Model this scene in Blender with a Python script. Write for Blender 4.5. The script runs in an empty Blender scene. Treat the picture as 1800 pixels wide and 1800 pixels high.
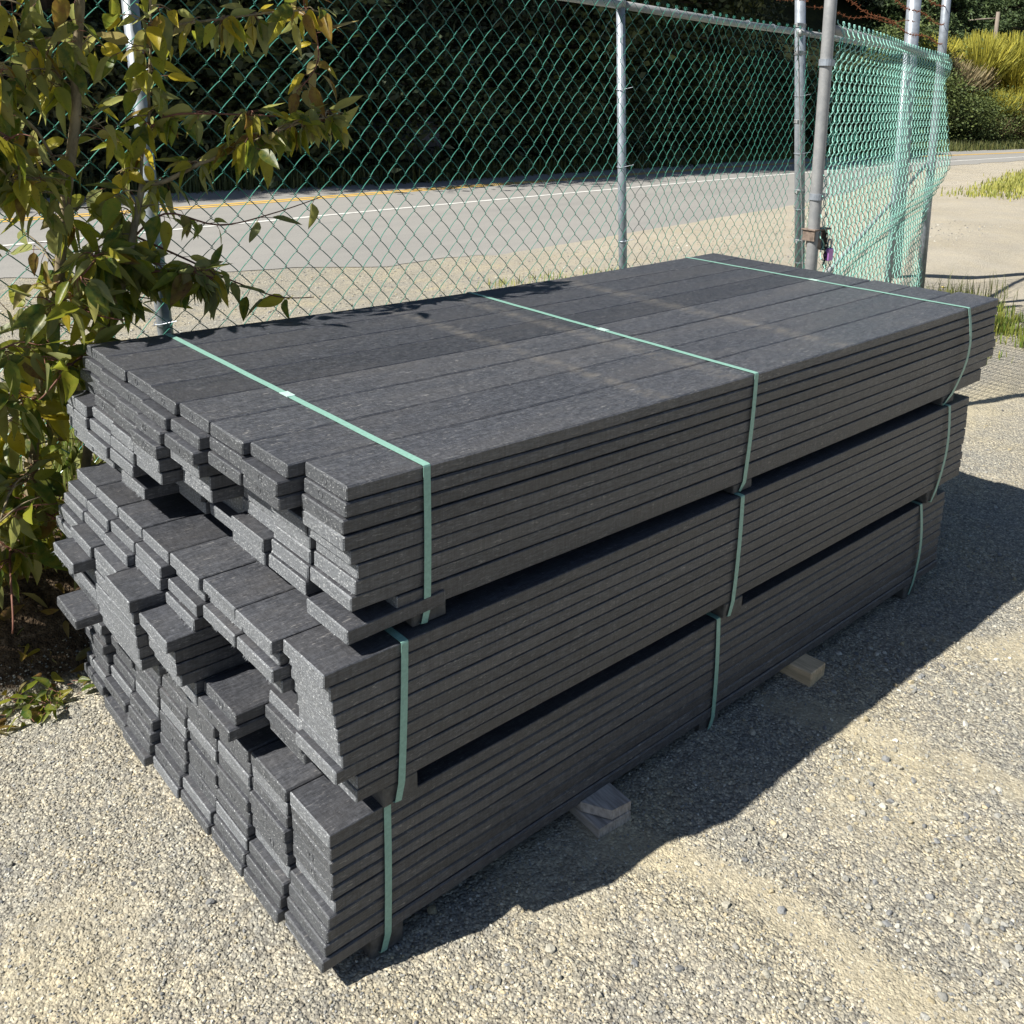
import bpy, math, random
import numpy as np
from mathutils import Vector, Matrix

S = bpy.context.scene
COL = S.collection
rng = np.random.default_rng(7)
random.seed(7)
R = math.radians

# ------------------------------------------------------------------ camera
YAW, PITCH, ROLL = 0.8549914635, 0.1919184919, 0.0246123796
F = Vector((math.cos(PITCH)*math.cos(YAW), math.cos(PITCH)*math.sin(YAW), -math.sin(PITCH)))
R0 = F.cross(Vector((0, 0, 1))).normalized()
U0 = R0.cross(F)
R1 = R0*math.cos(ROLL) + U0*math.sin(ROLL)
U1 = -R0*math.sin(ROLL) + U0*math.cos(ROLL)
cam = bpy.data.cameras.new('camera')
camo = bpy.data.objects.new('camera', cam)
COL.objects.link(camo)
camo.matrix_world = Matrix(((R1.x, U1.x, -F.x, -0.7581848), (R1.y, U1.y, -F.y, -1.2383106),
                            (R1.z, U1.z, -F.z, 1.5510007), (0, 0, 0, 1)))
cam.sensor_width = 36
cam.lens = 1667.4505/1800*36
cam.shift_x = -(880.4886-900)/1800
cam.shift_y = -(900-489.3393)/1800
cam.clip_start = 0.05
cam.clip_end = 500
S.camera = camo

# ------------------------------------------------------------------ light
SUN = Vector((-0.912, 0.2365, 1.0)).normalized()
wd = bpy.data.worlds.new('World')
S.world = wd
wd.use_nodes = True
nt = wd.node_tree
sky = nt.nodes.new('ShaderNodeTexSky')
sky.sky_type = 'NISHITA'
sky.sun_disc = False
sky.sun_elevation = math.asin(SUN.z)
sky.sun_rotation = math.atan2(SUN.x, SUN.y)
sky.air_density = 1.0
sky.dust_density = 0.6
sky.ozone_density = 1.5
bg = nt.nodes['Background']
nt.links.new(sky.outputs[0], bg.inputs[0])
bg.inputs[1].default_value = 0.050
sl = bpy.data.lights.new('sun', 'SUN')
sl.energy = 5.0
sl.angle = R(0.53)
sl.color = (1.0, 0.95, 0.85)
so = bpy.data.objects.new('sun', sl)
COL.objects.link(so)
so.rotation_euler = SUN.to_track_quat('Z', 'Y').to_euler()
S.view_settings.view_transform = 'Standard'
S.view_settings.look = 'None'
S.view_settings.exposure = 0.80
S.view_settings.gamma = 1.0

# ------------------------------------------------------------------ helpers
def tag(o, label=None, cat=None, group=None, kind=None):
    if label: o['label'] = label
    if cat: o['category'] = cat
    if group: o['group'] = group
    if kind: o['kind'] = kind
    return o

def empty(name, loc=(0, 0, 0), rz=0):
    o = bpy.data.objects.new(name, None)
    o.empty_display_size = 0.1
    o.location = loc
    o.rotation_euler[2] = rz
    COL.objects.link(o)
    return o

def mesh_np(name, V, Fc, mats, parent=None, smooth=False, fmat=None, cols=None):
    """V (n,3), Fc list of (m,k) int arrays with k vertices per face"""
    me = bpy.data.meshes.new(name)
    V = np.asarray(V, dtype=np.float32)
    if not isinstance(Fc, (list, tuple)): Fc = [Fc]
    Fc = [np.asarray(f, dtype=np.int32) for f in Fc if len(f)]
    me.vertices.add(len(V)); me.vertices.foreach_set('co', V.ravel())
    nl = sum(f.size for f in Fc); nf = sum(len(f) for f in Fc)
    me.loops.add(nl); me.loops.foreach_set('vertex_index', np.concatenate([f.ravel() for f in Fc]))
    sizes = np.concatenate([np.full(len(f), f.shape[1], dtype=np.int32) for f in Fc])
    starts = np.concatenate([[0], np.cumsum(sizes)[:-1]]).astype(np.int32)
    me.polygons.add(nf); me.polygons.foreach_set('loop_start', starts)
    me.polygons.foreach_set('loop_total', sizes)
    if not isinstance(mats, (list, tuple)): mats = [mats]
    for m in mats: me.materials.append(m)
    if fmat is not None: me.polygons.foreach_set('material_index', np.asarray(fmat, dtype=np.int32))
    me.polygons.foreach_set('use_smooth', np.full(nf, smooth))
    if cols is not None:
        a = me.color_attributes.new('Col', 'FLOAT_COLOR', 'POINT')
        c = np.ones((len(V), 4), dtype=np.float32); c[:, :3] = cols
        a.data.foreach_set('color', c.ravel())
    me.update(calc_edges=True)
    me.validate()
    o = bpy.data.objects.new(name, me)
    COL.objects.link(o)
    if parent: o.parent = parent
    return o

class MB:
    def __init__(s): s.v = []; s.q = []; s.t = []; s.n = 0
    def add(s, V, Q=None, T=None):
        V = np.asarray(V, float).reshape(-1, 3)
        if Q is not None and len(Q): s.q.append(np.asarray(Q) + s.n)
        if T is not None and len(T): s.t.append(np.asarray(T) + s.n)
        s.v.append(V); s.n += len(V)
    def box(s, x0, x1, y0, y1, z0, z1, ch=0.0, rot=None, jit=0):
        if ch <= 0:
            V = np.array([(x, y, z) for x in (x0, x1) for y in (y0, y1) for z in (z0, z1)], float)
            Q = [(0, 1, 3, 2), (4, 6, 7, 5), (0, 4, 5, 1), (2, 3, 7, 6), (0, 2, 6, 4), (1, 5, 7, 3)]
            s.add(V, Q); return
        # chamfered box: 24 verts
        P = []; idx = {}
        c = ((x0, x1), (y0, y1), (z0, z1))
        for i in range(8):
            b = ((i >> 2) & 1, (i >> 1) & 1, i & 1)
            for ax in range(3):
                p = []
                for k in range(3):
                    val = c[k][b[k]]
                    if k != ax: val += (ch if b[k] == 0 else -ch)
                    p.append(val)
                idx[(b, ax)] = len(P); P.append(p)
        Q = []; T = []
        for ax in range(3):
            o = [k for k in range(3) if k != ax]
            for sd in (0, 1):
                l = []
                for (a, b2) in ((0, 0), (1, 0), (1, 1), (0, 1)):
                    b = [0, 0, 0]; b[ax] = sd; b[o[0]] = a; b[o[1]] = b2
                    l.append(idx[(tuple(b), ax)])
                Q.append(l)
        for ax in range(3):
            o = [k for k in range(3) if k != ax]
            for a in (0, 1):
                for b2 in (0, 1):
                    b = [0, 0, 0]; b[o[0]] = a; b[o[1]] = b2
                    B1 = list(b); B1[ax] = 1; b = tuple(b); B1 = tuple(B1)
                    Q.append([idx[(b, o[0])], idx[(B1, o[0])], idx[(B1, o[1])], idx[(b, o[1])]])
        for i in range(8):
            b = ((i >> 2) & 1, (i >> 1) & 1, i & 1)
            T.append([idx[(b, 0)], idx[(b, 1)], idx[(b, 2)]])
        P = np.array(P)
        if jit: P += np.random.default_rng(int(abs(x0*9999+z0*77))).normal(0, jit, P.shape)
        s.add(P, Q, T)
    def tube(s, pts, r, n=8, caps=True):
        pts = np.asarray(pts, float); m = len(pts)
        r = np.broadcast_to(np.asarray(r, float), (m,))
        t = np.gradient(pts, axis=0); t /= np.linalg.norm(t, axis=1)[:, None]+1e-12
        up = np.array([0, 0, 1.0])
        if abs(t[0] @ up) > 0.9: up = np.array([1.0, 0, 0])
        a = np.cross(t, up); bad = np.linalg.norm(a, axis=1) < 1e-3
        a[bad] = np.cross(t[bad], [0, 1.0, 0.1])
        a /= np.linalg.norm(a, axis=1)[:, None]; b = np.cross(t, a)
        an = np.arange(n)*2*math.pi/n
        V = pts[:, None, :] + r[:, None, None]*(a[:, None, :]*np.cos(an)[None, :, None] + b[:, None, :]*np.sin(an)[None, :, None])
        i = np.arange(m-1)[:, None]*n; j = np.arange(n)[None, :]; j2 = (j+1) % n
        Q = np.stack([i+j, i+j2, i+n+j2, i+n+j], -1).reshape(-1, 4)
        V = V.reshape(-1, 3); T = []
        if caps:
            V = np.vstack([V, pts[:1], pts[-1:]])
            c0, c1 = m*n, m*n+1
            T = [(c0, (k+1) % n, k) for k in range(n)] + [(c1, (m-1)*n+k, (m-1)*n+(k+1) % n) for k in range(n)]
        s.add(V, Q, T)
    def build(s, name, mat, parent=None, smooth=False, cols=None):
        V = np.vstack(s.v); fs = []
        if s.q: fs.append(np.vstack(s.q))
        if s.t: fs.append(np.vstack(s.t))
        return mesh_np(name, V, fs, mat, parent, smooth, cols=cols)

def smoothstep(a, b, x):
    t = np.clip((x-a)/(b-a), 0, 1); return t*t*(3-2*t)

# value noise in numpy
_perm = np.random.default_rng(3).random((256, 256))
def vnoise(x, y):
    xi = np.floor(x).astype(int); yi = np.floor(y).astype(int)
    xf = x-xi; yf = y-yi
    u = xf*xf*(3-2*xf); v = yf*yf*(3-2*yf)
    g = lambda a, b: _perm[a & 255, b & 255]
    return ((g(xi, yi)*(1-u)+g(xi+1, yi)*u)*(1-v) + (g(xi, yi+1)*(1-u)+g(xi+1, yi+1)*u)*v)*2-1

# ------------------------------------------------------------------ materials
def mat(name):
    m = bpy.data.materials.new(name); m.use_nodes = True
    nt = m.node_tree; b = nt.nodes['Principled BSDF']
    return m, nt, b
def N(nt, t, **kw):
    n = nt.nodes.new(t)
    for k, v in kw.items(): setattr(n, k, v)
    return n
def L(nt, a, b): nt.links.new(a, b)
def ramp(nt, fac, stops, interp='LINEAR'):
    r = N(nt, 'ShaderNodeValToRGB'); r.color_ramp.interpolation = interp
    e = r.color_ramp.elements
    while len(e) < len(stops): e.new(0.5)
    for i, (p, c) in enumerate(stops):
        e[i].position = p
        e[i].color = (c[0], c[1], c[2], 1) if isinstance(c, (tuple, list)) else (c, c, c, 1)
    L(nt, fac, r.inputs[0]); return r
def noise(nt, vec, scale, detail=3, rough=0.55, dist=0):
    n = N(nt, 'ShaderNodeTexNoise'); n.inputs['Scale'].default_value = scale
    n.inputs['Detail'].default_value = detail; n.inputs['Roughness'].default_value = rough
    n.inputs['Distortion'].default_value = dist
    if vec is not None: L(nt, vec, n.inputs['Vector'])
    return n
def voro(nt, vec, scale, feat='F1', rnd=1.0):
    n = N(nt, 'ShaderNodeTexVoronoi'); n.feature = feat
    n.inputs['Scale'].default_value = scale; n.inputs['Randomness'].default_value = rnd
    if vec is not None: L(nt, vec, n.inputs['Vector'])
    return n
def mapping(nt, vec, scale=(1, 1, 1), loc=(0, 0, 0)):
    n = N(nt, 'ShaderNodeMapping'); n.inputs['Scale'].default_value = scale
    n.inputs['Location'].default_value = loc; L(nt, vec, n.inputs['Vector']); return n.outputs[0]
def mix(nt, fac, a, b, blend='MIX'):
    n = N(nt, 'ShaderNodeMix', data_type='RGBA', blend_type=blend)
    if hasattr(fac, 'links'): L(nt, fac, n.inputs[0])
    else: n.inputs[0].default_value = fac
    for i, v in ((6, a), (7, b)):
        if hasattr(v, 'links'): L(nt, v, n.inputs[i])
        else: n.inputs[i].default_value = (v[0], v[1], v[2], 1)
    return n.outputs[2]
def math_(nt, op, a, b=None, c=None):
    n = N(nt, 'ShaderNodeMath', operation=op)
    for i, v in enumerate((a, b, c)):
        if v is None: continue
        if hasattr(v, 'links'): L(nt, v, n.inputs[i])
        else: n.inputs[i].default_value = v
    return n.outputs[0]
def bump(nt, h, strength, dist, prev=None):
    n = N(nt, 'ShaderNodeBump'); n.inputs['Strength'].default_value = strength
    n.inputs['Distance'].default_value = dist; L(nt, h, n.inputs['Height'])
    if prev is not None: L(nt, prev, n.inputs['Normal'])
    return n.outputs[0]

def plastic(name, kind):
    """black recycled plastic lumber; object coordinates run along the board"""
    m, nt, b = mat(name)
    tc = N(nt, 'ShaderNodeTexCoord'); oi = N(nt, 'ShaderNodeObjectInfo')
    off = N(nt, 'ShaderNodeCombineXYZ')
    L(nt, math_(nt, 'MULTIPLY', oi.outputs['Random'], 31.0), off.inputs[0])
    L(nt, math_(nt, 'MULTIPLY', oi.outputs['Random'], 17.0), off.inputs[1])
    va = N(nt, 'ShaderNodeVectorMath', operation='ADD')
    L(nt, tc.outputs['Object'], va.inputs[0]); L(nt, off.outputs[0], va.inputs[1])
    v = va.outputs[0]
    if kind == 'side':
        vert = noise(nt, mapping(nt, v, (190, 60, 16)), 1.0, 4, 0.7)
        st = noise(nt, mapping(nt, v, (14, 75, 75)), 3.0, 6, 0.78, 0.5)       # fibres along the board
        fine = noise(nt, mapping(nt, v, (60, 240, 240)), 3.0, 4, 0.75)
        big = noise(nt, mapping(nt, v, (1.2, 5, 5)), 1.6, 3, 0.6)
        base = ramp(nt, st.outputs[0], [(0.34, (0.026, 0.028, 0.034)), (0.50, (0.050, 0.0535, 0.063)), (0.68, (0.102, 0.108, 0.124))])
        c = mix(nt, math_(nt, 'MULTIPLY', ramp(nt, big.outputs[0], [(0.45, 0.0), (0.7, 1.0)]).outputs[0], 0.55), base.outputs[0], (0.078, 0.077, 0.080))
        # pale scuffs, short and elongated
        sc = noise(nt, mapping(nt, v, (24, 110, 110)), 2.2, 3, 0.6, 1.2)
        scf = ramp(nt, sc.outputs[0], [(0.61, 0.0), (0.70, 1.0)])
        c = mix(nt, math_(nt, 'MULTIPLY', scf.outputs[0], 0.6), c, (0.27, 0.265, 0.26))
        h = math_(nt, 'ADD', math_(nt, 'MULTIPLY', st.outputs[0], 0.5), math_(nt, 'ADD', math_(nt, 'MULTIPLY', fine.outputs[0], 0.35), math_(nt, 'MULTIPLY', vert.outputs[0], 0.35)))
        c = mix(nt, 1.0, c, ramp(nt, vert.outputs[0], [(0.35, 0.80), (0.65, 1.25)]).outputs[0], 'MULTIPLY')
        nrm = bump(nt, h, 0.85, 0.0022)
        ro = 0.44
        c = mix(nt, 1.0, c, ramp(nt, oi.outputs['Random'], [(0.0, (0.78, 0.78, 0.80)), (0.5, (1.0, 1.0, 1.02)), (1.0, (1.30, 1.28, 1.26))]).outputs[0], 'MULTIPLY')
        # dust stain bands lying over the middle of the top boards, world position
        geo = N(nt, 'ShaderNodeNewGeometry'); sp = N(nt, 'ShaderNodeSeparateXYZ'); L(nt, geo.outputs['Position'], sp.inputs[0])
        dn = noise(nt, mapping(nt, geo.outputs['Position'], (9, 26, 9)), 1.6, 7, 0.78)
        def band(x0, wd_):
            d = math_(nt, 'ABSOLUTE', math_(nt, 'SUBTRACT', sp.outputs[0], x0))
            return math_(nt, 'SUBTRACT', 1.0, math_(nt, 'DIVIDE', d, wd_))
        bnd = math_(nt, 'MAXIMUM', math_(nt, 'MAXIMUM', band(1.06, 0.04), band(1.55, 0.05)), band(0.80, 0.035))
        bnd = math_(nt, 'MAXIMUM', bnd, 0.0)
        top = math_(nt, 'GREATER_THAN', sp.outputs[2], 0.9)
        dust = math_(nt, 'MULTIPLY', math_(nt, 'MULTIPLY', ramp(nt, bnd, [(0.0, 0.0), (0.8, 1.0)]).outputs[0], ramp(nt, dn.outputs[0], [(0.42, 0.0), (0.62, 1.0)]).outputs[0]), top)
        c = mix(nt, math_(nt, 'MULTIPLY', dust, 0.36), c, (0.25, 0.225, 0.19))
    else:
        sp1 = noise(nt, mapping(nt, v, (420, 210, 330)), 1.0, 3, 0.8)
        grain = noise(nt, mapping(nt, v, (60, 60, 150)), 2.0, 4, 0.75)
        lo, hi = ((0.030, 0.033, 0.039), (0.105, 0.113, 0.127)) if kind == 'mould' else ((0.070, 0.077, 0.088), (0.20, 0.214, 0.236))
        base = ramp(nt, grain.outputs[0], [(0.3, lo), (0.72, hi)])
        th = (0.60, 0.67) if kind == 'mould' else (0.57, 0.66)
        k = ramp(nt, sp1.outputs[0], [(th[0], 0.0), (th[1], 1.0)])
        c = mix(nt, math_(nt, 'MULTIPLY', k.outputs[0], 0.85), base.outputs[0], (0.58, 0.60, 0.62))
        vp = voro(nt, mapping(nt, v, (1, 1, 1)), 60)
        pit = ramp(nt, vp.outputs['Distance'], [(0.07, 1.0), (0.12, 0.0)])
        rare = math_(nt, 'GREATER_THAN', noise(nt, v, 30, 1).outputs[0], 0.62)
        c = mix(nt, math_(nt, 'MULTIPLY', pit.outputs[0], rare), c, (0.012, 0.012, 0.013))
        h = math_(nt, 'ADD', math_(nt, 'MULTIPLY', grain.outputs[0], 0.7), math_(nt, 'MULTIPLY', sp1.outputs[0], 0.6))
        nrm = bump(nt, h, 0.8, 0.0016)
        ro = 0.6
    L(nt, c if not hasattr(c, 'outputs') else c.outputs[0], b.inputs['Base Color'])
    L(nt, nrm, b.inputs['Normal'])
    b.inputs['Roughness'].default_value = ro
    b.inputs['Specular IOR Level'].default_value = 0.55
    return m
M_side, M_mould, M_sawn = plastic('black_plastic', 'side'), plastic('moulded_end', 'mould'), plastic('sawn_end', 'sawn')

def simple(name, col, rough=0.6, metal=0, nscale=40, var=0.25, bs=0.3, bd=0.001, spec=0.5, stretch=(1, 1, 1), col2=None, thr=(0.35, 0.7)):
    m, nt, b = mat(name)
    tc = N(nt, 'ShaderNodeTexCoord')
    v = mapping(nt, tc.outputs['Object'], stretch)
    n = noise(nt, v, nscale, 4, 0.65)
    c2 = col2 or tuple(min(1, x*(1+var)) for x in col)
    r = ramp(nt, n.outputs[0], [(thr[0], tuple(x*(1-var) for x in col) if col2 is None else col), (thr[1], c2)])
    L(nt, r.outputs[0], b.inputs['Base Color'])
    L(nt, bump(nt, n.outputs[0], bs, bd), b.inputs['Normal'])
    b.inputs['Roughness'].default_value = rough; b.inputs['Metallic'].default_value = metal
    b.inputs['Specular IOR Level'].default_value = spec
    return m
M_strap = simple('strap_plastic', (0.225, 0.415, 0.355), 0.36, 0, 160, 0.12, 0.5, 0.0005)
M_seal = simple('strap_seal', (0.45, 0.62, 0.58), 0.4, 0, 120, 0.15, 0.2, 0.0003)
M_spacer = simple('spacer_plastic', (0.075, 0.075, 0.076), 0.65, 0, 60, 0.35, 0.6, 0.002)
M_wood_grey = simple('weathered_wood', (0.40, 0.36, 0.33), 0.85, 0, 10, 0.35, 0.7, 0.003, 0.2, (1.5, 1.5, 1.5) and (14, 1.2, 6))
M_wood_tan = simple('pine_wood', (0.62, 0.47, 0.30), 0.8, 0, 8, 0.25, 0.5, 0.002, 0.2, (12, 1.2, 8))
M_galv = simple('galvanised_steel', (0.30, 0.335, 0.385), 0.42, 0.35, 22, 0.22, 0.15, 0.0008, 0.5)
M_galv_dull = simple('weathered_steel', (0.265, 0.275, 0.29), 0.55, 0.3, 30, 0.3, 0.3, 0.001, 0.5, (1, 1, 1), (0.35, 0.355, 0.36))
M_wire = simple('green_vinyl_wire', (0.055, 0.235, 0.185), 0.22, 0, 60, 0.15, 0.1, 0.0003, 0.6)
M_wire_gate = simple('faded_green_vinyl_wire', (0.26, 0.52, 0.455), 0.32, 0, 60, 0.15, 0.1, 0.0003, 0.6)
M_rust = simple('rust', (0.13, 0.045, 0.02), 0.85, 0.1, 70, 0.45, 0.5, 0.001, 0.2, (1, 1, 1), (0.24, 0.095, 0.045))
M_rustplate = simple('rusty_latch_steel', (0.22, 0.17, 0.14), 0.7, 0.3, 60, 0.4, 0.5, 0.001)
M_purple = simple('purple_anodised', (0.52, 0.24, 0.62), 0.35, 0.2, 60, 0.08, 0.1, 0.0003)
M_darkmetal = simple('dark_steel', (0.035, 0.033, 0.03), 0.5, 0.5, 60, 0.3, 0.3, 0.0006)
M_bark = simple('grey_bark', (0.26, 0.215, 0.14), 0.85, 0, 30, 0.45, 0.8, 0.003, 0.2, (1, 1, 0.4))
M_barkred = simple('red_twig', (0.19, 0.085, 0.06), 0.6, 0, 40, 0.3, 0.3, 0.001, 0.3)
M_trunk = simple('dark_trunk_bark', (0.060, 0.048, 0.036), 0.95, 0, 6, 0.5, 0.8, 0.02, 0.2, (1, 1, 0.25))
M_pole = simple('weathered_pole_wood', (0.22, 0.19, 0.16), 0.9, 0, 4, 0.25, 0.4, 0.01, 0.2, (3, 3, 0.3))
M_rock = simple('blue_grey_rock', (0.11, 0.11, 0.13), 0.9, 0, 3, 0.35, 0.6, 0.05)

def leafmat(name, back=(0.40, 0.40, 0.20), trans=0.62, rough=0.38, spots=True, sat=1.0):
    m, nt, b = mat(name)
    at = N(nt, 'ShaderNodeAttribute'); at.attribute_name = 'Col'
    geo = N(nt, 'ShaderNodeNewGeometry'); tc = N(nt, 'ShaderNodeTexCoord')
    n = noise(nt, tc.outputs['Object'], 55, 4, 0.6)
    c = mix(nt, ramp(nt, n.outputs[0], [(0.35, 0.0), (0.7, 0.5)]).outputs[0], at.outputs[0], (0.44, 0.38, 0.05)) if spots else at.outputs[0]
    if spots:
        n2 = noise(nt, tc.outputs['Object'], 160, 2, 0.5)
        c = mix(nt, ramp(nt, n2.outputs[0], [(0.66, 0.0), (0.70, 0.6)]).outputs[0], c, (0.07, 0.035, 0.012))
    if back: c = mix(nt, math_(nt, 'MULTIPLY', geo.outputs['Backfacing'], 0.5), c, back)
    L(nt, c, b.inputs['Base Color'])
    L(nt, bump(nt, n.outputs[0], 0.35, 0.002), b.inputs['Normal'])
    b.inputs['Roughness'].default_value = rough
    tr = N(nt, 'ShaderNodeBsdfTranslucent'); L(nt, c, tr.inputs[0])
    mx = N(nt, 'ShaderNodeMixShader'); mx.inputs[0].default_value = trans
    L(nt, b.outputs[0], mx.inputs[1]); L(nt, tr.outputs[0], mx.inputs[2])
    L(nt, mx.outputs[0], nt.nodes['Material Output'].inputs[0])
    return m
M_leaf = leafmat('poplar_leaf')
M_forest = leafmat('forest_leaf', back=None, trans=0.12, rough=0.7, spots=False)
M_grass = leafmat('grass_blade', back=None, trans=0.25, rough=0.6, spots=False)

# ------------------------------------------------------------------ terrain
FX, FY, FS = 2.756, 1.924, 0.1482            # the fence line: y = FY + FS (x - FX)
def fence_y(x): return FY + FS*(np.asarray(x, float)-FX)
ROAD_FAR = [(-22, 15.2), (-8, 14.9), (2.85, 14.44), (5.78, 14.15), (9.62, 14.0), (14.8, 14.35), (22.72, 15.1), (35.45, 15.32), (42.44, 14.93), (60, 13.2), (90, 8)]
ROAD_NEAR = [(-22, 9.4), (-8, 8.9), (1.39, 8.1), (2.69, 7.52), (4.74, 6.75), (7.04, 6.53), (10.38, 6.52), (12.23, 6.88), (14.94, 7.91), (21.16, 10.08), (26.75, 11.3), (33.22, 11.43), (42, 11.2), (60, 9.6), (90, 4)]
YEL = [(-22, 12.5), (-8, 12.2), (2.27, 12.05), (5.02, 12.25), (9.01, 12.72), (13.93, 13.17), (21.28, 13.95), (30, 14.1), (42, 13.6), (60, 11.9), (90, 6.7)]
WHITE = [(-22, 10.4), (-8, 10.1), (1.8, 9.98), (4.15, 10.25), (7.51, 10.65), (11.5, 11.05), (17.42, 11.6), (28.95, 12.31), (35.97, 12.35), (45, 11.7), (60, 10.3), (90, 5)]
def line_y(pts, x):
    a = np.array(pts); return np.interp(x, a[:, 0], a[:, 1])
def terrain(x, y):
    x = np.asarray(x, float); y = np.asarray(y, float)
    d = y - fence_y(x)
    hb = 0.30 - 0.19*smoothstep(0.5, 3.0, x) - 0.06*smoothstep(5, 8, x)
    up = smoothstep(-0.38, -0.02, d)
    down = 1-smoothstep(0.5, 3.5, d)
    z = hb*up*down
    z = z - 0.205*smoothstep(1.2, 4.5, d)
    near_mask = 1-smoothstep(6, 12, np.hypot(x-1, y))
    z = z + near_mask*(0.006*vnoise(x*2.1, y*2.1) + 0.004*vnoise(x*7+3, y*7)+0.0025*vnoise(x*19, y*19+5)+0.0016*vnoise(x*47, y*47))*(1-smoothstep(4.0, 5.5, y))
    z = z + (1-near_mask)*0.012*vnoise(x*0.7, y*0.7)*smoothstep(2, 4, d)*(1-smoothstep(-3.5, -1.0, y-line_y(ROAD_NEAR, x)))
    # embankment behind the road
    fy = line_y(ROAD_FAR, x)
    e = y-fy-1.0
    z = z + np.where(e > 0, 0.75*np.clip(e-0.6, 0, None)*smoothstep(0, 2.5, e) + 0.25*vnoise(x*0.5, y*0.5)*smoothstep(0, 3, e), 0)
    z = np.minimum(z, 14 + 0*z)
    return z

def axis(lo, hi, d0, d1, step, grow=1.07, big=3.0):
    a = list(np.arange(d0, d1+1e-9, step)); s = step
    while a[-1] < hi: s = min(s*grow, big); a.append(a[-1]+s)
    s = step; b = [a[0]]
    while b[-1] > lo: s = min(s*grow, big); b.append(b[-1]-s)
    return np.array(b[::-1][:-1] + a)
gx = axis(-60, 130, -1.0, 3.4, 0.0095); gy = axis(-30, 75, -1.0, 1.75, 0.0095)
GX, GY = np.meshgrid(gx, gy, indexing='ij')
GZ = terrain(GX, GY)
V = np.stack([GX, GY, GZ], -1).reshape(-1, 3)
nx, ny = len(gx), len(gy)
i = np.arange(nx-1)[:, None]*ny; j = np.arange(ny-1)[None, :]
Q = np.stack([i+j, i+ny+j, i+ny+j+1, i+j+1], -1).reshape(-1, 4)

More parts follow.
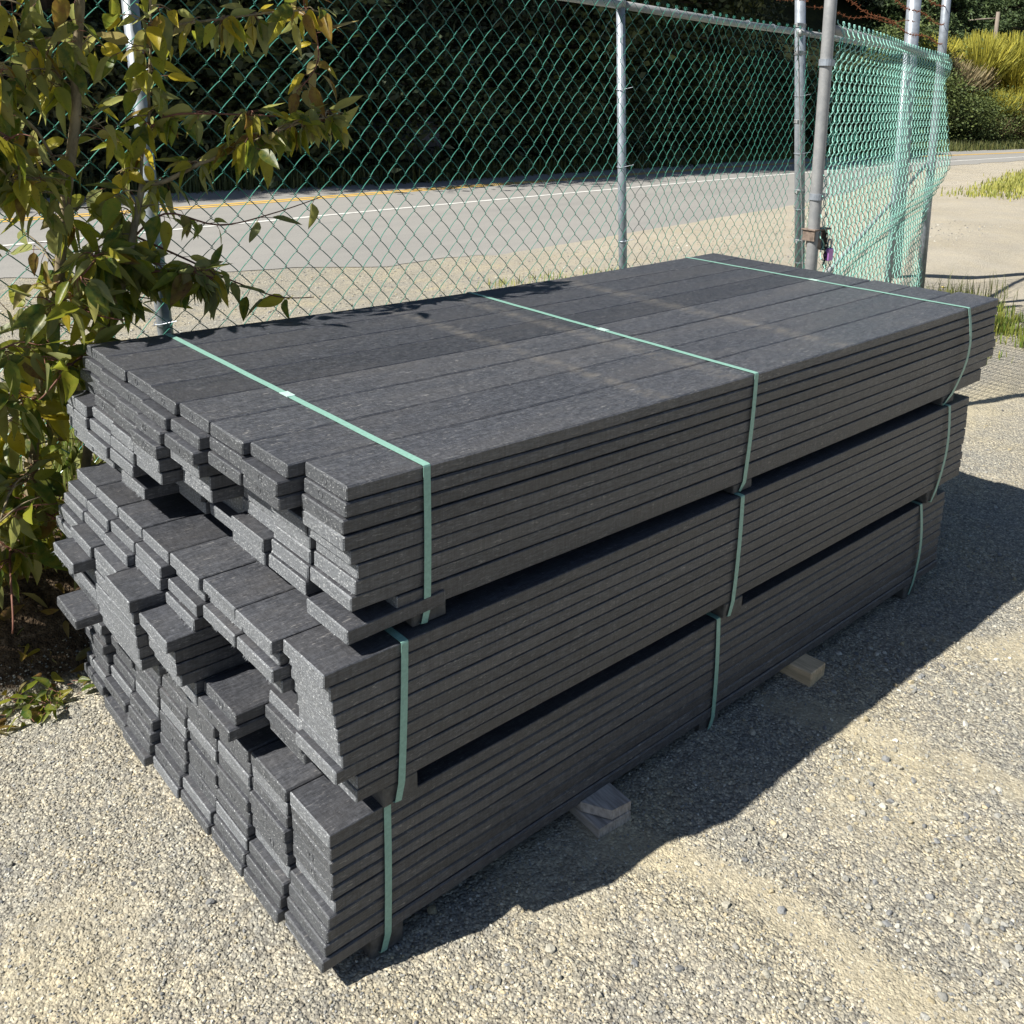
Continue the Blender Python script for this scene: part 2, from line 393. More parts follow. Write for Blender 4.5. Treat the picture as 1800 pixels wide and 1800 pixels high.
def ground_mat():
    m, nt, b = mat('gravel_ground')
    geo = N(nt, 'ShaderNodeNewGeometry'); P = geo.outputs['Position']
    sp = N(nt, 'ShaderNodeSeparateXYZ'); L(nt, P, sp.inputs[0])
    v1 = voro(nt, P, 165); v2 = voro(nt, P, 75); v3 = voro(nt, mapping(nt, P, (1, 1, 1), (3.3, 1.7, 0)), 260)
    n1 = noise(nt, P, 2.2, 4, 0.6); n2 = noise(nt, P, 9, 3, 0.6); n3 = noise(nt, P, 300, 3, 0.7)
    cA = ramp(nt, n1.outputs[0], [(0.36, (0.325, 0.318, 0.282)), (0.52, (0.37, 0.35, 0.292)), (0.68, (0.415, 0.38, 0.285))])
    g = N(nt, 'ShaderNodeSeparateColor'); L(nt, v1.outputs['Color'], g.inputs[0])
    cell = ramp(nt, g.outputs[0], [(0.0, (0.50, 0.50, 0.52)), (0.35, (0.86, 0.86, 0.88)), (0.75, (1.08, 1.06, 1.02)), (1.0, (1.65, 1.62, 1.55))])
    c = mix(nt, 1.0, cA.outputs[0], cell.outputs[0], 'MULTIPLY')
    g2 = N(nt, 'ShaderNodeSeparateColor'); L(nt, v2.outputs['Color'], g2.inputs[0])
    cell2 = ramp(nt, g2.outputs[1], [(0.0, (0.78, 0.80, 0.84)), (0.6, (1.0, 1.0, 1.0)), (1.0, (1.25, 1.2, 1.12))])
    c = mix(nt, 0.8, c, mix(nt, 1.0, c, cell2.outputs[0], 'MULTIPLY'))
    pit = ramp(nt, v1.outputs['Distance'], [(0.42, 0.0), (0.75, 1.0)])
    c = mix(nt, math_(nt, 'MULTIPLY', pit.outputs[0], 0.45), c, (0.13, 0.115, 0.095))
    # far roadside lot, yellower sand
    far = ramp(nt, math_(nt, 'DIVIDE', sp.outputs[0], 20.0), [(0.2, 0.0), (0.4, 1.0)])
    c = mix(nt, math_(nt, 'MULTIPLY', far.outputs[0], 0.5), c, ramp(nt, noise(nt, P, 0.8, 5, 0.65).outputs[0], [(0.35, (0.42, 0.37, 0.29)), (0.65, (0.52, 0.47, 0.39))]).outputs[0])
    # dry litter and soil: under the young trees by the fence (attribute mask)
    at = N(nt, 'ShaderNodeAttribute'); at.attribute_name = 'Col'
    mk = N(nt, 'ShaderNodeSeparateColor'); L(nt, at.outputs[0], mk.inputs[0])
    soil = ramp(nt, noise(nt, P, 45, 5, 0.75).outputs[0], [(0.35, (0.030, 0.021, 0.014)), (0.55, (0.10, 0.070, 0.045)), (0.72, (0.26, 0.20, 0.14))])
    edge = math_(nt, 'ADD', mk.outputs[0], math_(nt, 'MULTIPLY', math_(nt, 'SUBTRACT', n2.outputs[0], 0.5), 0.9))
    c = mix(nt, ramp(nt, edge, [(0.42, 0.0), (0.58, 1.0)]).outputs[0], c, soil.outputs[0])
    dst = math_(nt, 'ADD', mk.outputs[2], math_(nt, 'MULTIPLY', math_(nt, 'SUBTRACT', noise(nt, P, 38, 4, 0.7).outputs[0], 0.5), 0.7))
    dst = ramp(nt, dst, [(0.35, 0.0), (0.75, 1.0)]).outputs[0]
    dcol = mix(nt, 1.0, (0.425, 0.375, 0.265), ramp(nt, noise(nt, P, 420, 3, 0.7).outputs[0], [(0.3, 0.78), (0.7, 1.2)]).outputs[0], 'MULTIPLY')
    c = mix(nt, math_(nt, 'MULTIPLY', dst, 0.55), c, dcol)
    keep_b = math_(nt, 'SUBTRACT', 1.0, math_(nt, 'MULTIPLY', dst, 0.5))
    veg = ramp(nt, noise(nt, P, 1.5, 5, 0.7).outputs[0], [(0.3, (0.012, 0.014, 0.007)), (0.7, (0.035, 0.042, 0.014))])
    c = mix(nt, mk.outputs[1], c, veg.outputs[0])
    L(nt, c, b.inputs['Base Color']); b.inputs['Roughness'].default_value = 0.93
    b.inputs['Specular IOR Level'].default_value = 0.15
    inv = math_(nt, 'SUBTRACT', 1.0, v1.outputs['Distance'])
    nr = bump(nt, inv, 0.75, 0.0052)
    def linkb(): 
        bn = [n_ for n_ in nt.nodes if n_.bl_idname == 'ShaderNodeBump'][-1]; s0 = bn.inputs['Strength'].default_value; L(nt, math_(nt, 'MULTIPLY', keep_b, s0), bn.inputs['Strength'])
    linkb()
    nr = bump(nt, math_(nt, 'SUBTRACT', 1.0, v2.outputs['Distance']), 0.55, 0.007, nr)
    linkb()
    nr = bump(nt, math_(nt, 'SUBTRACT', 1.0, v3.outputs['Distance']), 0.55, 0.0028, nr)
    nr = bump(nt, n3.outputs[0], 0.25, 0.002, nr)
    L(nt, nr, b.inputs['Normal'])
    return m
X_, Y_ = V[:, 0], V[:, 1]
dF = Y_-fence_y(X_)
litter = smoothstep(-0.42, -0.2, dF)*(1-smoothstep(0.25, 0.6, dF))*(1-smoothstep(1.2, 2.4, X_))
vegm = smoothstep(0.3, 1.6, Y_-line_y(ROAD_FAR, X_))
def poly_g(x, y, P, w):
    x = np.asarray(x, float); y = np.asarray(y, float); best = np.full(x.shape, 1e9)
    for (ax, ay), (bx, by) in zip(P[:-1], P[1:]):
        dx, dy = bx-ax, by-ay; t = np.clip(((x-ax)*dx+(y-ay)*dy)/(dx*dx+dy*dy), 0, 1)
        best = np.minimum(best, (x-ax-t*dx)**2+(y-ay-t*dy)**2)
    return np.exp(-best/(2*w*w))
def dustf(x, y):
    d = poly_g(x, y, [(.60, -.07), (.66, -.20), (.71, -.36), (.72, -.52), (.69, -.80)], .045)
    d = np.maximum(d, poly_g(x, y, [(1.28, -.05), (1.33, -.17), (1.39, -.377), (1.43, -.62), (1.44, -.9)], .055))
    d = np.maximum(d, 0.8*poly_g(x, y, [(2.1, -.35), (2.4, -.6), (2.6, -1.0)], .09))
    d = np.maximum(d, 0.75*poly_g(x, y, [(3.0, .9), (3.6, .7), (4.6, .8)], .16))
    n_ = 0.5+0.5*vnoise(np.asarray(x)*13, np.asarray(y)*13)
    return np.clip(d*(0.55+0.7*n_) + 0.55*smoothstep(0.45, 0.8, vnoise(np.asarray(x)*2.6+9, np.asarray(y)*2.6)), 0, 1)
nearm = (np.hypot(X_-1, Y_) < 7)
cols = np.stack([litter, vegm, np.where(nearm, dustf(X_, Y_), 0.0)], -1)
M_ground = ground_mat()
ground = mesh_np('ground', V, Q, M_ground, smooth=True, cols=cols)
tag(ground, kind='structure')

def ribbon(name, A, B, z, material, edge=False):
    xs = np.concatenate([np.linspace(-22, 0, 40), np.linspace(0.1, 30, 420), np.linspace(30.5, 90, 120)])
    V = []
    K = 8
    for x in xs:
        ya, yb = line_y(A, x), line_y(B, x)
        if edge: ya = ya + 0.10*float(vnoise(np.array(x*1.3), np.array(2.0))) + 0.05*float(vnoise(np.array(x*5.0), np.array(7.0)))
        for k in range(K+1):
            y = ya+(yb-ya)*k/K
            V.append((x, y, z))
    V = np.array(V); n = len(xs)
    i = np.arange(n-1)[:, None]*(K+1); j = np.arange(K)[None, :]
    Q = np.stack([i+j, i+K+1+j, i+K+2+j, i+j+1], -1).reshape(-1, 4)
    return mesh_np(name, V, Q, material, smooth=True)
def asphalt_mat():
    m, nt, b = mat('asphalt')
    geo = N(nt, 'ShaderNodeNewGeometry'); P = geo.outputs['Position']
    n = noise(nt, P, 60, 3, 0.7); n2 = noise(nt, mapping(nt, P, (0.25, 1.6, 1)), 1.2, 4, 0.6)
    c = ramp(nt, n2.outputs[0], [(0.3, (0.215, 0.212, 0.205)), (0.7, (0.285, 0.278, 0.262))])
    c = mix(nt, 0.35, c.outputs[0], ramp(nt, n.outputs[0], [(0.3, (0.15, 0.15, 0.15)), (0.7, (0.38, 0.37, 0.35))]).outputs[0])
    # sand blown over the near edge
    L(nt, c, b.inputs['Base Color']); b.inputs['Roughness'].default_value = 0.9
    L(nt, bump(nt, n.outputs[0], 0.5, 0.004), b.inputs['Normal'])
    return m
nearj = [(x, y) for x, y in ROAD_NEAR]
road = ribbon('road', nearj, ROAD_FAR, -0.199, asphalt_mat(), edge=True); tag(road, kind='structure')
def shift(A, d): return [(x, y+d) for x, y in A]
M_white = simple('white_road_paint', (0.62, 0.62, 0.60), 0.7, 0, 6, 0.15, 0.2, 0.001)
M_yel = simple('yellow_road_paint', (0.62, 0.40, 0.085), 0.7, 0, 6, 0.15, 0.2, 0.001)
w_ = ribbon('edge_line', shift(WHITE, -0.05), shift(WHITE, 0.05), -0.195, M_white); tag(w_, kind='structure')
y1 = ribbon('centre_line', shift(YEL, -0.15), shift(YEL, -0.04), -0.195, M_yel); tag(y1, kind='structure')
y2 = ribbon('centre_line', shift(YEL, 0.04), shift(YEL, 0.15), -0.195, M_yel); tag(y2, kind='structure')

# ------------------------------------------------------------------ gravel stones
ICO_V = None
def ico():
    t = (1+5**.5)/2
    v = np.array([(-1, t, 0), (1, t, 0), (-1, -t, 0), (1, -t, 0), (0, -1, t), (0, 1, t), (0, -1, -t), (0, 1, -t), (t, 0, -1), (t, 0, 1), (-t, 0, -1), (-t, 0, 1)], float)
    v /= np.linalg.norm(v[0])
    f = np.array([(0, 11, 5), (0, 5, 1), (0, 1, 7), (0, 7, 10), (0, 10, 11), (1, 5, 9), (5, 11, 4), (11, 10, 2), (10, 7, 6), (7, 1, 8), (3, 9, 4), (3, 4, 2), (3, 2, 6), (3, 6, 8), (3, 8, 9), (4, 9, 5), (2, 4, 11), (6, 2, 10), (8, 6, 7), (9, 8, 1)])
    return v, f
def ico2():
    v, f = ico(); vs = list(map(tuple, v)); cache = {}
    def mid(a, b):
        k = (min(a, b), max(a, b))
        if k not in cache:
            m = (np.array(vs[a])+np.array(vs[b])); m /= np.linalg.norm(m); vs.append(tuple(m)); cache[k] = len(vs)-1
        return cache[k]
    nf = []
    for a, b, c in f:
        x, y, z = mid(a, b), mid(b, c), mid(c, a); nf += [(a, x, z), (b, y, x), (c, z, y), (x, y, z)]
    return np.array(vs), np.array(nf)
def stones(name, px, py, r, material, base, seed, sink=0.25, squash=(0.35, 0.7)):
    g = np.random.default_rng(seed); n = len(px); bv, bf = base; k = len(bv)
    nvar = 40
    var = bv[None]*(1+g.normal(0, 0.10, (nvar, k, 1)))
    for _ in range(5):   # chip flat facets off each stone
        pn = g.normal(0, 1, (nvar, 3)); pn /= np.linalg.norm(pn, axis=1)[:, None]; lim = g.uniform(.45, .8, nvar)
        dd = np.einsum('vkc,vc->vk', var, pn)-lim[:, None]; var = var-np.where(dd > 0, dd, 0)[:, :, None]*pn[:, None, :]
    var = var*g.uniform(0.60, 1.0, (nvar, 1, 3))
    sel = g.integers(0, nvar, n)
    P = var[sel]*r[:, None, None]
    a = g.uniform(0, 2*math.pi, n); t = g.normal(0, 0.3, n)
    P[:, :, 2] *= g.uniform(*squash, n)[:, None]
    ct, st = np.cos(t)[:, None], np.sin(t)[:, None]
    x, z = P[:, :, 0]*ct-P[:, :, 2]*st, P[:, :, 0]*st+P[:, :, 2]*ct
    P[:, :, 0], P[:, :, 2] = x, z
    ca, sa = np.cos(a)[:, None], np.sin(a)[:, None]
    x, y = P[:, :, 0]*ca-P[:, :, 1]*sa, P[:, :, 0]*sa+P[:, :, 1]*ca
    P[:, :, 0], P[:, :, 1] = x+px[:, None], y+py[:, None]
    P[:, :, 2] += (terrain(px, py)+r*sink)[:, None]
    Fc = (bf[None]+(np.arange(n)*k)[:, None, None]).reshape(-1, 3)
    tone = g.choice(6, n, p=[.30, .22, .16, .14, .10, .08])
    pal = np.array([(0.32, 0.308, 0.262), (0.27, 0.268, 0.25), (0.38, 0.362, 0.305), (0.19, 0.195, 0.20), (0.38, 0.33, 0.225), (0.52, 0.51, 0.46)])
    c = pal[tone]*g.uniform(0.8, 1.2, (n, 1))
    cols = np.repeat(c, k, 0)
    return mesh_np(name, P.reshape(-1, 3), Fc, material, smooth=False, cols=cols)
def stone_mat():
    m, nt, b = mat('gravel_stone')
    at = N(nt, 'ShaderNodeAttribute'); at.attribute_name = 'Col'; geo = N(nt, 'ShaderNodeNewGeometry')
    n = noise(nt, geo.outputs['Position'], 350, 3, 0.6)
    c = mix(nt, 0.7, at.outputs[0], mix(nt, 1.0, at.outputs[0], ramp(nt, n.outputs[0], [(0.3, 0.65), (0.7, 1.3)]).outputs[0], 'MULTIPLY'))
    L(nt, c, b.inputs['Base Color']); b.inputs['Roughness'].default_value = 0.9
    b.inputs['Specular IOR Level'].default_value = 0.2
    L(nt, bump(nt, n.outputs[0], 0.4, 0.001), b.inputs['Normal'])
    return m
M_stone = stone_mat()
def in_stack(x, y): return (x > -0.10) & (x < 2.35) & (y > 0.02) & (y < 1.1)
g = np.random.default_rng(11)
n = 190000
px = g.uniform(-1.0, 3.6, n); py = g.uniform(-1.0, 1.6, n)
cx, cy = camo.location.x, camo.location.y
dist = np.hypot(px-cx, py-cy)
keep = (g.random(n) < np.clip((1.9/dist)**2, 0.10, 1)) & ~in_stack(px, py)
keep &= (py-fence_y(px)) < -0.25
# clumps: denser stones where a low-frequency mask is high
mk = 0.5+0.5*vnoise(px*1.7+4, py*1.7)
keep &= g.random(n) < (0.45+0.55*mk)*(1-0.6*dustf(px, py))
px, py = px[keep], py[keep]
r = 0.0016+0.0030*g.random(len(px))**1.6 + 0.0008*np.hypot(px-cx, py-cy)*0.4
tag(stones('gravel', px, py, r, M_stone, ico(), 5), 'loose fine grey and beige gravel spread over the yard', 'gravel', kind='stuff')
# coarser stones, in the drifts of the photograph's lower right
n = 60000
px = g.uniform(-0.9, 4.6, n); py = g.uniform(-1.0, 0.9, n)
dr = np.exp(-((py-(-0.42+0.05*(px-0.5)))**2)/(2*0.10**2))*(px > 0.2) + 0.9*np.exp(-((py+0.62)**2)/(2*0.07**2)) + 0.7*np.exp(-((px-1.75)**2)/(2*0.18**2)-((py+0.12)**2)/(2*0.12**2))
cl = 0
for (a_, b_, s_, k_) in ((.2, -.18, .035, 1), (.27, -.23, .03, .8), (1.2, -.3, .10, .6), (1.20, -.56, .12, .8), (.92, -.62, .09, .9), (1.62, -.12, .12, .8), (1.05, -.42, .07, .7), (1.75, -.42, .12, .6), (.05, -.3, .05, .5), (2.6, -.1, .2, .4), (1.0, -.75, .1, 1), (.45, -.45, .04, .6), (.80, -.30, .04, .7)):
    cl = np.maximum(cl, k_*np.exp(-((px-a_)**2+(py-b_)**2)/(2*s_*s_)))
pr = 0.010+0.9*cl*(0.15+0.85*(vnoise(px*9, py*9) > 0.0))+0.08*dr
keep = (g.random(n) < pr) & ~in_stack(px, py)
px, py = px[keep], py[keep]
r = 0.0028+0.0085*g.random(len(px))**3.2
tag(stones('pebbles', px, py, r, M_stone, ico2(), 9, 0.2, (0.45, 0.9)), 'coarser pebbles drifted over the gravel in front of the stack', 'pebbles', kind='stuff')
# a few thousand stones behind the fence and in the roadside strip
n = 26000
px = g.uniform(-1.5, 12, n); py = fence_y(px)+g.uniform(0.3, 5.5, n)
keep = (py < line_y(ROAD_NEAR, px)-0.05) & (g.random(n) < np.clip((5/np.hypot(px-cx, py-cy))**1.5, 0.1, 1))
px, py = px[keep], py[keep]
r = 0.006+0.012*g.random(len(px))**2
tag(stones('roadside_gravel', px, py, r, M_stone, ico(), 19), 'pale roadside gravel between the fence and the asphalt', 'gravel', kind='stuff')

# ------------------------------------------------------------------ the stack of planks
BW, PW = 0.1358, 0.140
PK = {  # z of the pack's underside at its ends, pitch, plank thickness, layers, sag, y shift, x slope, plank length
    'top': dict(z0=0.6693, pit=0.0284, th=0.0263, n=9, sag=0.0119, dy=0.0, sl=0.0, L=2.50),
    'middle': dict(z0=0.3511, pit=0.0270, th=0.0252, n=10, sag=0.0028, dy=-0.0148, sl=0.0043, L=2.405),
    'bottom': dict(z0=0.0385, pit=0.0270, th=0.0252, n=10, sag=0.0026, dy=-0.0009, sl=0.0055, L=2.325)}
def sagz(pk, x): return -PK[pk]['sag']*np.clip(1-((np.asarray(x)-1.19)/1.2)**2, -0.3, 1)
def face_y(pk, x): return PK[pk]['dy'] + (x-1.19)*PK[pk]['sl']
rb = np.random.default_rng(21)
ENDS = {
 'top': {(0,0):0.001,(0,1):-.002,(0,2):-.007,(0,3):-.006,(0,4):.006,(0,5):.020,(0,6):.016,(0,7):.009,(0,8):.10,
   (1,0):-.031,(1,1):-.051,(1,2):-.046,(1,3):.03,(1,4):.004,(1,5):.010,(1,6):.011,(1,7):.006,(1,8):.0,
   (2,0):-.044,(2,1):-.047,(2,2):-.051,(2,3):.035,(2,4):.02,(2,5):.02,(2,6):.020,(2,7):-.010,(2,8):-.006,
   (3,0):-.046,(3,1):-.066,(3,2):-.080,(3,3):-.069,(3,4):-.047,(3,5):-.045,(3,6):.02,(3,7):.03,(3,8):.01,
   (4,0):-.054,(4,1):-.075,(4,2):-.088,(4,3):-.098,(4,4):-.093,(4,5):-.088,(4,6):-.02,(4,7):-.01,(4,8):.0,
   (5,0):-.050,(5,1):-.070,(5,2):-.080,(5,3):-.086,(5,4):-.092,(5,5):-.094,(5,6):-.097,(5,7):-.03,(5,8):-.075,
   (6,0):-.055,(6,1):-.066,(6,2):-.075,(6,3):-.080,(6,4):-.086,(6,5):-.094,(6,6):-.104,(6,7):-.09,(6,8):-.06,
   (7,0):-.050,(7,1):-.060,(7,2):-.068,(7,3):-.058,(7,4):-.100,(7,5):-.102,(7,6):-.100,(7,7):-.09,(7,8):-.07},
 'middle': {(0,0):-.057,(0,1):-.046,(0,2):-.042,(0,3):-.037,(0,4):-.034,(0,5):-.030,(0,6):-.024,(0,7):-.036,(0,8):.004,(0,9):.004,
   (1,0):-.078,(1,1):-.063,(1,2):-.077,(1,3):-.060,(1,4):.02,(1,5):.03,(1,6):.03,(1,7):-.015,(1,8):-.025,(1,9):-.017,
   (2,0):-.078,(2,1):-.064,(2,2):-.080,(2,3):.08,(2,4):.12,(2,5):.13,(2,6):.12,(2,7):.10,(2,8):-.083,(2,9):-.098,
   (3,0):-.086,(3,1):-.075,(3,2):-.093,(3,3):-.099,(3,4):-.154,(3,5):-.139,(3,6):-.138,(3,7):-.128,(3,8):-.10,(3,9):-.10,
   (4,0):-.091,(4,1):-.107,(4,2):-.109,(4,3):-.173,(4,4):-.166,(4,5):-.164,(4,6):-.162,(4,7):-.158,(4,8):-.155,(4,9):-.12,
   (5,0):-.092,(5,1):-.110,(5,2):-.126,(5,3):-.150,(5,4):-.148,(5,5):-.150,(5,6):-.152,(5,7):-.150,(5,8):-.145,(5,9):-.14,
   (6,0):-.094,(6,1):-.117,(6,2):-.125,(6,3):-.157,(6,4):-.196,(6,5):-.150,(6,6):-.140,(6,7):-.150,(6,8):-.146,(6,9):-.197,
   (7,0):-.095,(7,1):-.118,(7,2):-.128,(7,3):-.142,(7,4):-.150,(7,5):-.135,(7,6):-.130,(7,7):-.140,(7,8):-.138,(7,9):-.13},
 'bottom': {(0,0):-.044,(0,1):-.042,(0,2):-.041,(0,3):-.039,(0,4):-.040,(0,5):-.034,(0,6):-.046,(0,7):-.049,(0,8):-.053,(0,9):-.060,
   (1,0):-.050,(1,1):-.048,(1,2):-.049,(1,3):-.056,(1,4):-.052,(1,5):-.050,(1,6):-.046,(1,7):-.060,(1,8):-.066,(1,9):-.073,
   (2,0):-.056,(2,1):-.052,(2,2):-.055,(2,3):-.054,(2,4):-.060,(2,5):-.056,(2,6):-.061,(2,7):-.064,(2,8):-.070,(2,9):-.076,
   (3,0):-.060,(3,1):-.062,(3,2):-.058,(3,3):-.060,(3,4):-.056,(3,5):-.062,(3,6):-.060,(3,7):-.063,(3,8):-.076,(3,9):-.082,
   (4,0):-.062,(4,1):-.058,(4,2):-.060,(4,3):-.066,(4,4):-.065,(4,5):-.068,(4,6):-.067,(4,7):-.070,(4,8):-.083,(4,9):-.088,
   (5,0):-.066,(5,1):-.062,(5,2):-.064,(5,3):-.070,(5,4):-.071,(5,5):-.071,(5,6):-.086,(5,7):-.091,(5,8):-.095,(5,9):-.107},
}
FAR = {('top',0,8):2.434,('top',2,7):2.60,('middle',3,8):2.42,('top',0,7):2.478}
SIDE_LUMP = 0.0
def plank_mesh(name, Lx, wy, th, x0, pk, seed, moulded, frayed, droop=0.0, parent=None):
    g = np.random.default_rng(seed)
    c = 0.0028 if moulded else 0.0016
    sec = np.array([(c, 0), (wy-c, 0), (wy, c), (wy, th-c), (wy-c, th), (c, th), (0, th-c), (0, c)])
    ns = 44
    xs = np.concatenate([[0.0, 0.0022], np.linspace(0.03, Lx-0.03, ns), [Lx-0.0022, Lx]])
    m = len(xs); K = 8
    shrink = np.ones(m); shrink[0] = shrink[-1] = 0.0
    V = np.zeros((m, K, 3))
    cen = np.array([wy/2, th/2])
    for a in range(m):
        s2 = sec.copy()
        if shrink[a] == 0: s2 = cen + (sec-cen)*np.array([(wy-0.003)/wy, (th-0.003)/th])
        V[a, :, 1:] = s2; V[a, :, 0] = xs[a]
    ph = g.uniform(0, 50, 4)
    V[:, :, 1] += (0.0009*vnoise(xs*5+ph[0], xs*0+ph[1]))[:, None]
    jit = 0.0004*vnoise(xs[:, None]*31+ph[2], np.arange(K)[None]*3.7+ph[3]); V[:, :, 2] += jit
    if droop: V[:, :, 2] -= (droop*np.clip(1-xs/0.28, 0, 1)**1.5)[:, None]
    V[:, :, 2] += (sagz(pk, xs+x0)-sagz(pk, 0.0))[:, None]
    if abs(SIDE_LUMP): pass
    V[0, :, 0] += g.normal(0, 0.0006, K)
    Vf = V.reshape(-1, 3)
    i = np.arange(m-1)[:, None]*K; j = np.arange(K)[None]; j2 = (j+1) % K
    Q = np.stack([i+j, i+j2, i+K+j2, i+K+j], -1).reshape(-1, 4)
    fm = [0]*len(Q)
    for q in range(K): fm[q] = 1
    for q in range(K): fm[len(Q)-1-q] = 1
    # end caps as octagons
    O = np.array([[K-1-k for k in range(K)], [(m-1)*K+k for k in range(K)]])
    fm += [1, 1]
    verts = [Vf]; tris = []; nn = len(Vf)
    if moulded:   # raised mould ring on the end face
        nr = 14; a = np.arange(nr)*2*math.pi/nr
        cy, cz = wy*g.uniform(0.42, 0.62), th*g.uniform(0.46, 0.58)
        dz = V[0, 0, 2]-0
        rings = []
        for rr, xo in ((0.0062, 0.0004), (0.0064, -0.0007), (0.0072, -0.0007), (0.0074, 0.0004)):
            rings.append(np.stack([np.full(nr, xo), cy+rr*np.cos(a), cz+dz+rr*np.sin(a)], -1))
        Rv = np.vstack(rings); verts.append(Rv)
        i = np.arange(3)[:, None]*nr; j = np.arange(nr)[None]; j2 = (j+1) % nr
        Q2 = np.stack([i+j, i+nr+j, i+nr+j2, i+j2], -1).reshape(-1, 4)+nn
        Q = np.vstack([Q, Q2]); fm = fm[:-2]+[1]*len(Q2)+fm[-2:]; nn += len(Rv)
    if frayed:    # fuzzy flash left hanging from the sawn edge
        nf = int(170*frayed); yy = g.uniform(0.0, wy, nf); yy = yy[vnoise(yy*60+seed, yy*0+1.5) > -0.15+0.3*g.random(nf)]; nf = len(yy); ln = g.uniform(0.0012, 0.0058, nf)*g.choice([1, .5, 1.5], nf)
        up = g.random(nf) < 0.18
        zz = np.where(up, th-0.001, 0.0015)+V[0, 0, 2]; sg = np.where(up, 0.4, -1)
        p0 = np.stack([g.uniform(-.0008, .001, nf), yy-0.0006, zz], -1); p1 = p0+np.array([0, 0.0016, 0])
        p2 = np.stack([-ln*g.uniform(.2, 1, nf), yy+g.normal(0, .003, nf), zz+sg*ln*g.uniform(.2, .9, nf)], -1)
        T = np.arange(nf*3).reshape(-1, 3)+nn
        verts.append(np.stack([p0, p1, p2], 1).reshape(-1, 3)); tris = T; nn += nf*3
        fm = fm+[1]*nf
    faces = [Q, O]+([tris] if len(tris) else [])
    return mesh_np(name, np.vstack(verts), faces, [M_side, M_mould if moulded else M_sawn], parent, fmat=fm)

ORD = ['top', 'second', 'third', 'fourth', 'fifth', 'sixth', 'seventh', 'eighth', 'ninth', 'bottom']
ROW = ['shaded front', 'second', 'third', 'fourth', 'fifth', 'sixth', 'seventh', 'fence side']
SPECIAL = {('top', 5, 8): 'black plank slab jutting out at the very bottom of the top bundle',
 ('middle', 4, 3): 'large black plank jutting out with a bare top, left middle of the middle bundle',
 ('middle', 3, 4): 'long jutting black plank just left of the dark hole in the middle bundle',
 ('middle', 2, 8): 'jutting black plank with a ringed end at the foot of the dark hole',
 ('middle', 6, 9): 'lone black plank jutting out lowest and leftmost under the middle bundle',
 ('top', 0, 0): 'front black plank on top of the stack, along its shaded long side',
 ('top', 7, 0): 'rearmost black plank on top of the stack, nearest the fence'}
M_frayed = {('middle', 1, 2): 1.6, ('middle', 2, 2): 1.6, ('top', 3, 4): 1.5, ('top', 5, 8): 1.2, ('middle', 0, 0): 0.7, ('top', 2, 5): 1.4, ('top', 1, 4): 1.2, ('middle', 3, 8): 1.2, ('middle', 2, 1): .6}
MOULD = lambda pk, c, l: (pk == 'top' and l <= 2) or (pk == 'top' and c >= 4 and l <= 3) or (pk == 'bottom' and (c*7+l*3) % 5 != 0) or (pk == 'middle' and ((c, l) in {(2, 8), (2, 9), (1, 8), (1, 9), (6, 9), (7, 7), (7, 8), (6, 8)}))
sd = 100
for pk, P in PK.items():
    for l in range(P['n']):
        for c in range(8):
            sd += 1
            key = (c, l)
            x0 = ENDS[pk].get(key)
            if x0 is None: x0 = -0.07-0.008*(c-5)-0.004*max(0, l-4)+float(rb.normal(0, 0.007))
            th = P['th']; Lx = P['L']+float(rb.normal(0, 0.004))
            if pk == 'middle': Lx = 2.342-x0+float(rb.normal(0, 0.006)) if c < 2 else 2.40+float(rb.normal(0, .01))
            if pk == 'bottom': Lx = 2.275-x0+float(rb.normal(0, 0.005)) if c < 2 else 2.34+float(rb.normal(0, .01))
            fx = FAR.get((pk, c, l))
            if fx: Lx = fx-x0
            zt = P['z0']+(P['n']-l)*P['pit']
            zb = zt-th
            bw = BW
            if pk == 'top' and l == 8 and c == 0:
                zb = zt-0.0405; th = 0.0405
            if pk != 'top' and c >= 4: zt -= 0.0; 
            y = c*PW + P['dy'] + (x0-1.19)*P['sl'] + float(rb.normal(0, 0.0006))
            z = zb + float(sagz(pk, 0.0))
            if c == 0: y += float(rb.normal(0, 0.0006))
            o = plank_mesh('plank', Lx, bw, th, x0, pk, sd, MOULD(pk, c, l), M_frayed.get((pk, c, l), 0.35 if rb.random() < 0.3 and not MOULD(pk, c, l) else 0))
            o.location = (x0, y, z)
            o.rotation_euler[2] = P['sl'] + float(rb.normal(0, 0.0004))
            lay = ORD[l] if l < P['n']-1 else 'bottom'
            lab = SPECIAL.get((pk, c, l)) or f'black plastic plank, {pk} bundle, {lay} layer, {ROW[c]} row'
            tag(o, lab, 'plank', f'planks strapped in the {pk} bundle')
# loose plank end hanging below the front of the top bundle
o = plank_mesh('plank', 0.205, BW, 0.0268, -0.002, 'top', 990, False, 0.3)
o.location = (-0.002, -0.004, 0.6455)
o.rotation_euler = (0, R(-2.2), 0)
tag(o, 'short black plank end jutting out loose beneath the front corner of the top bundle', 'plank', 'planks strapped in the top bundle')

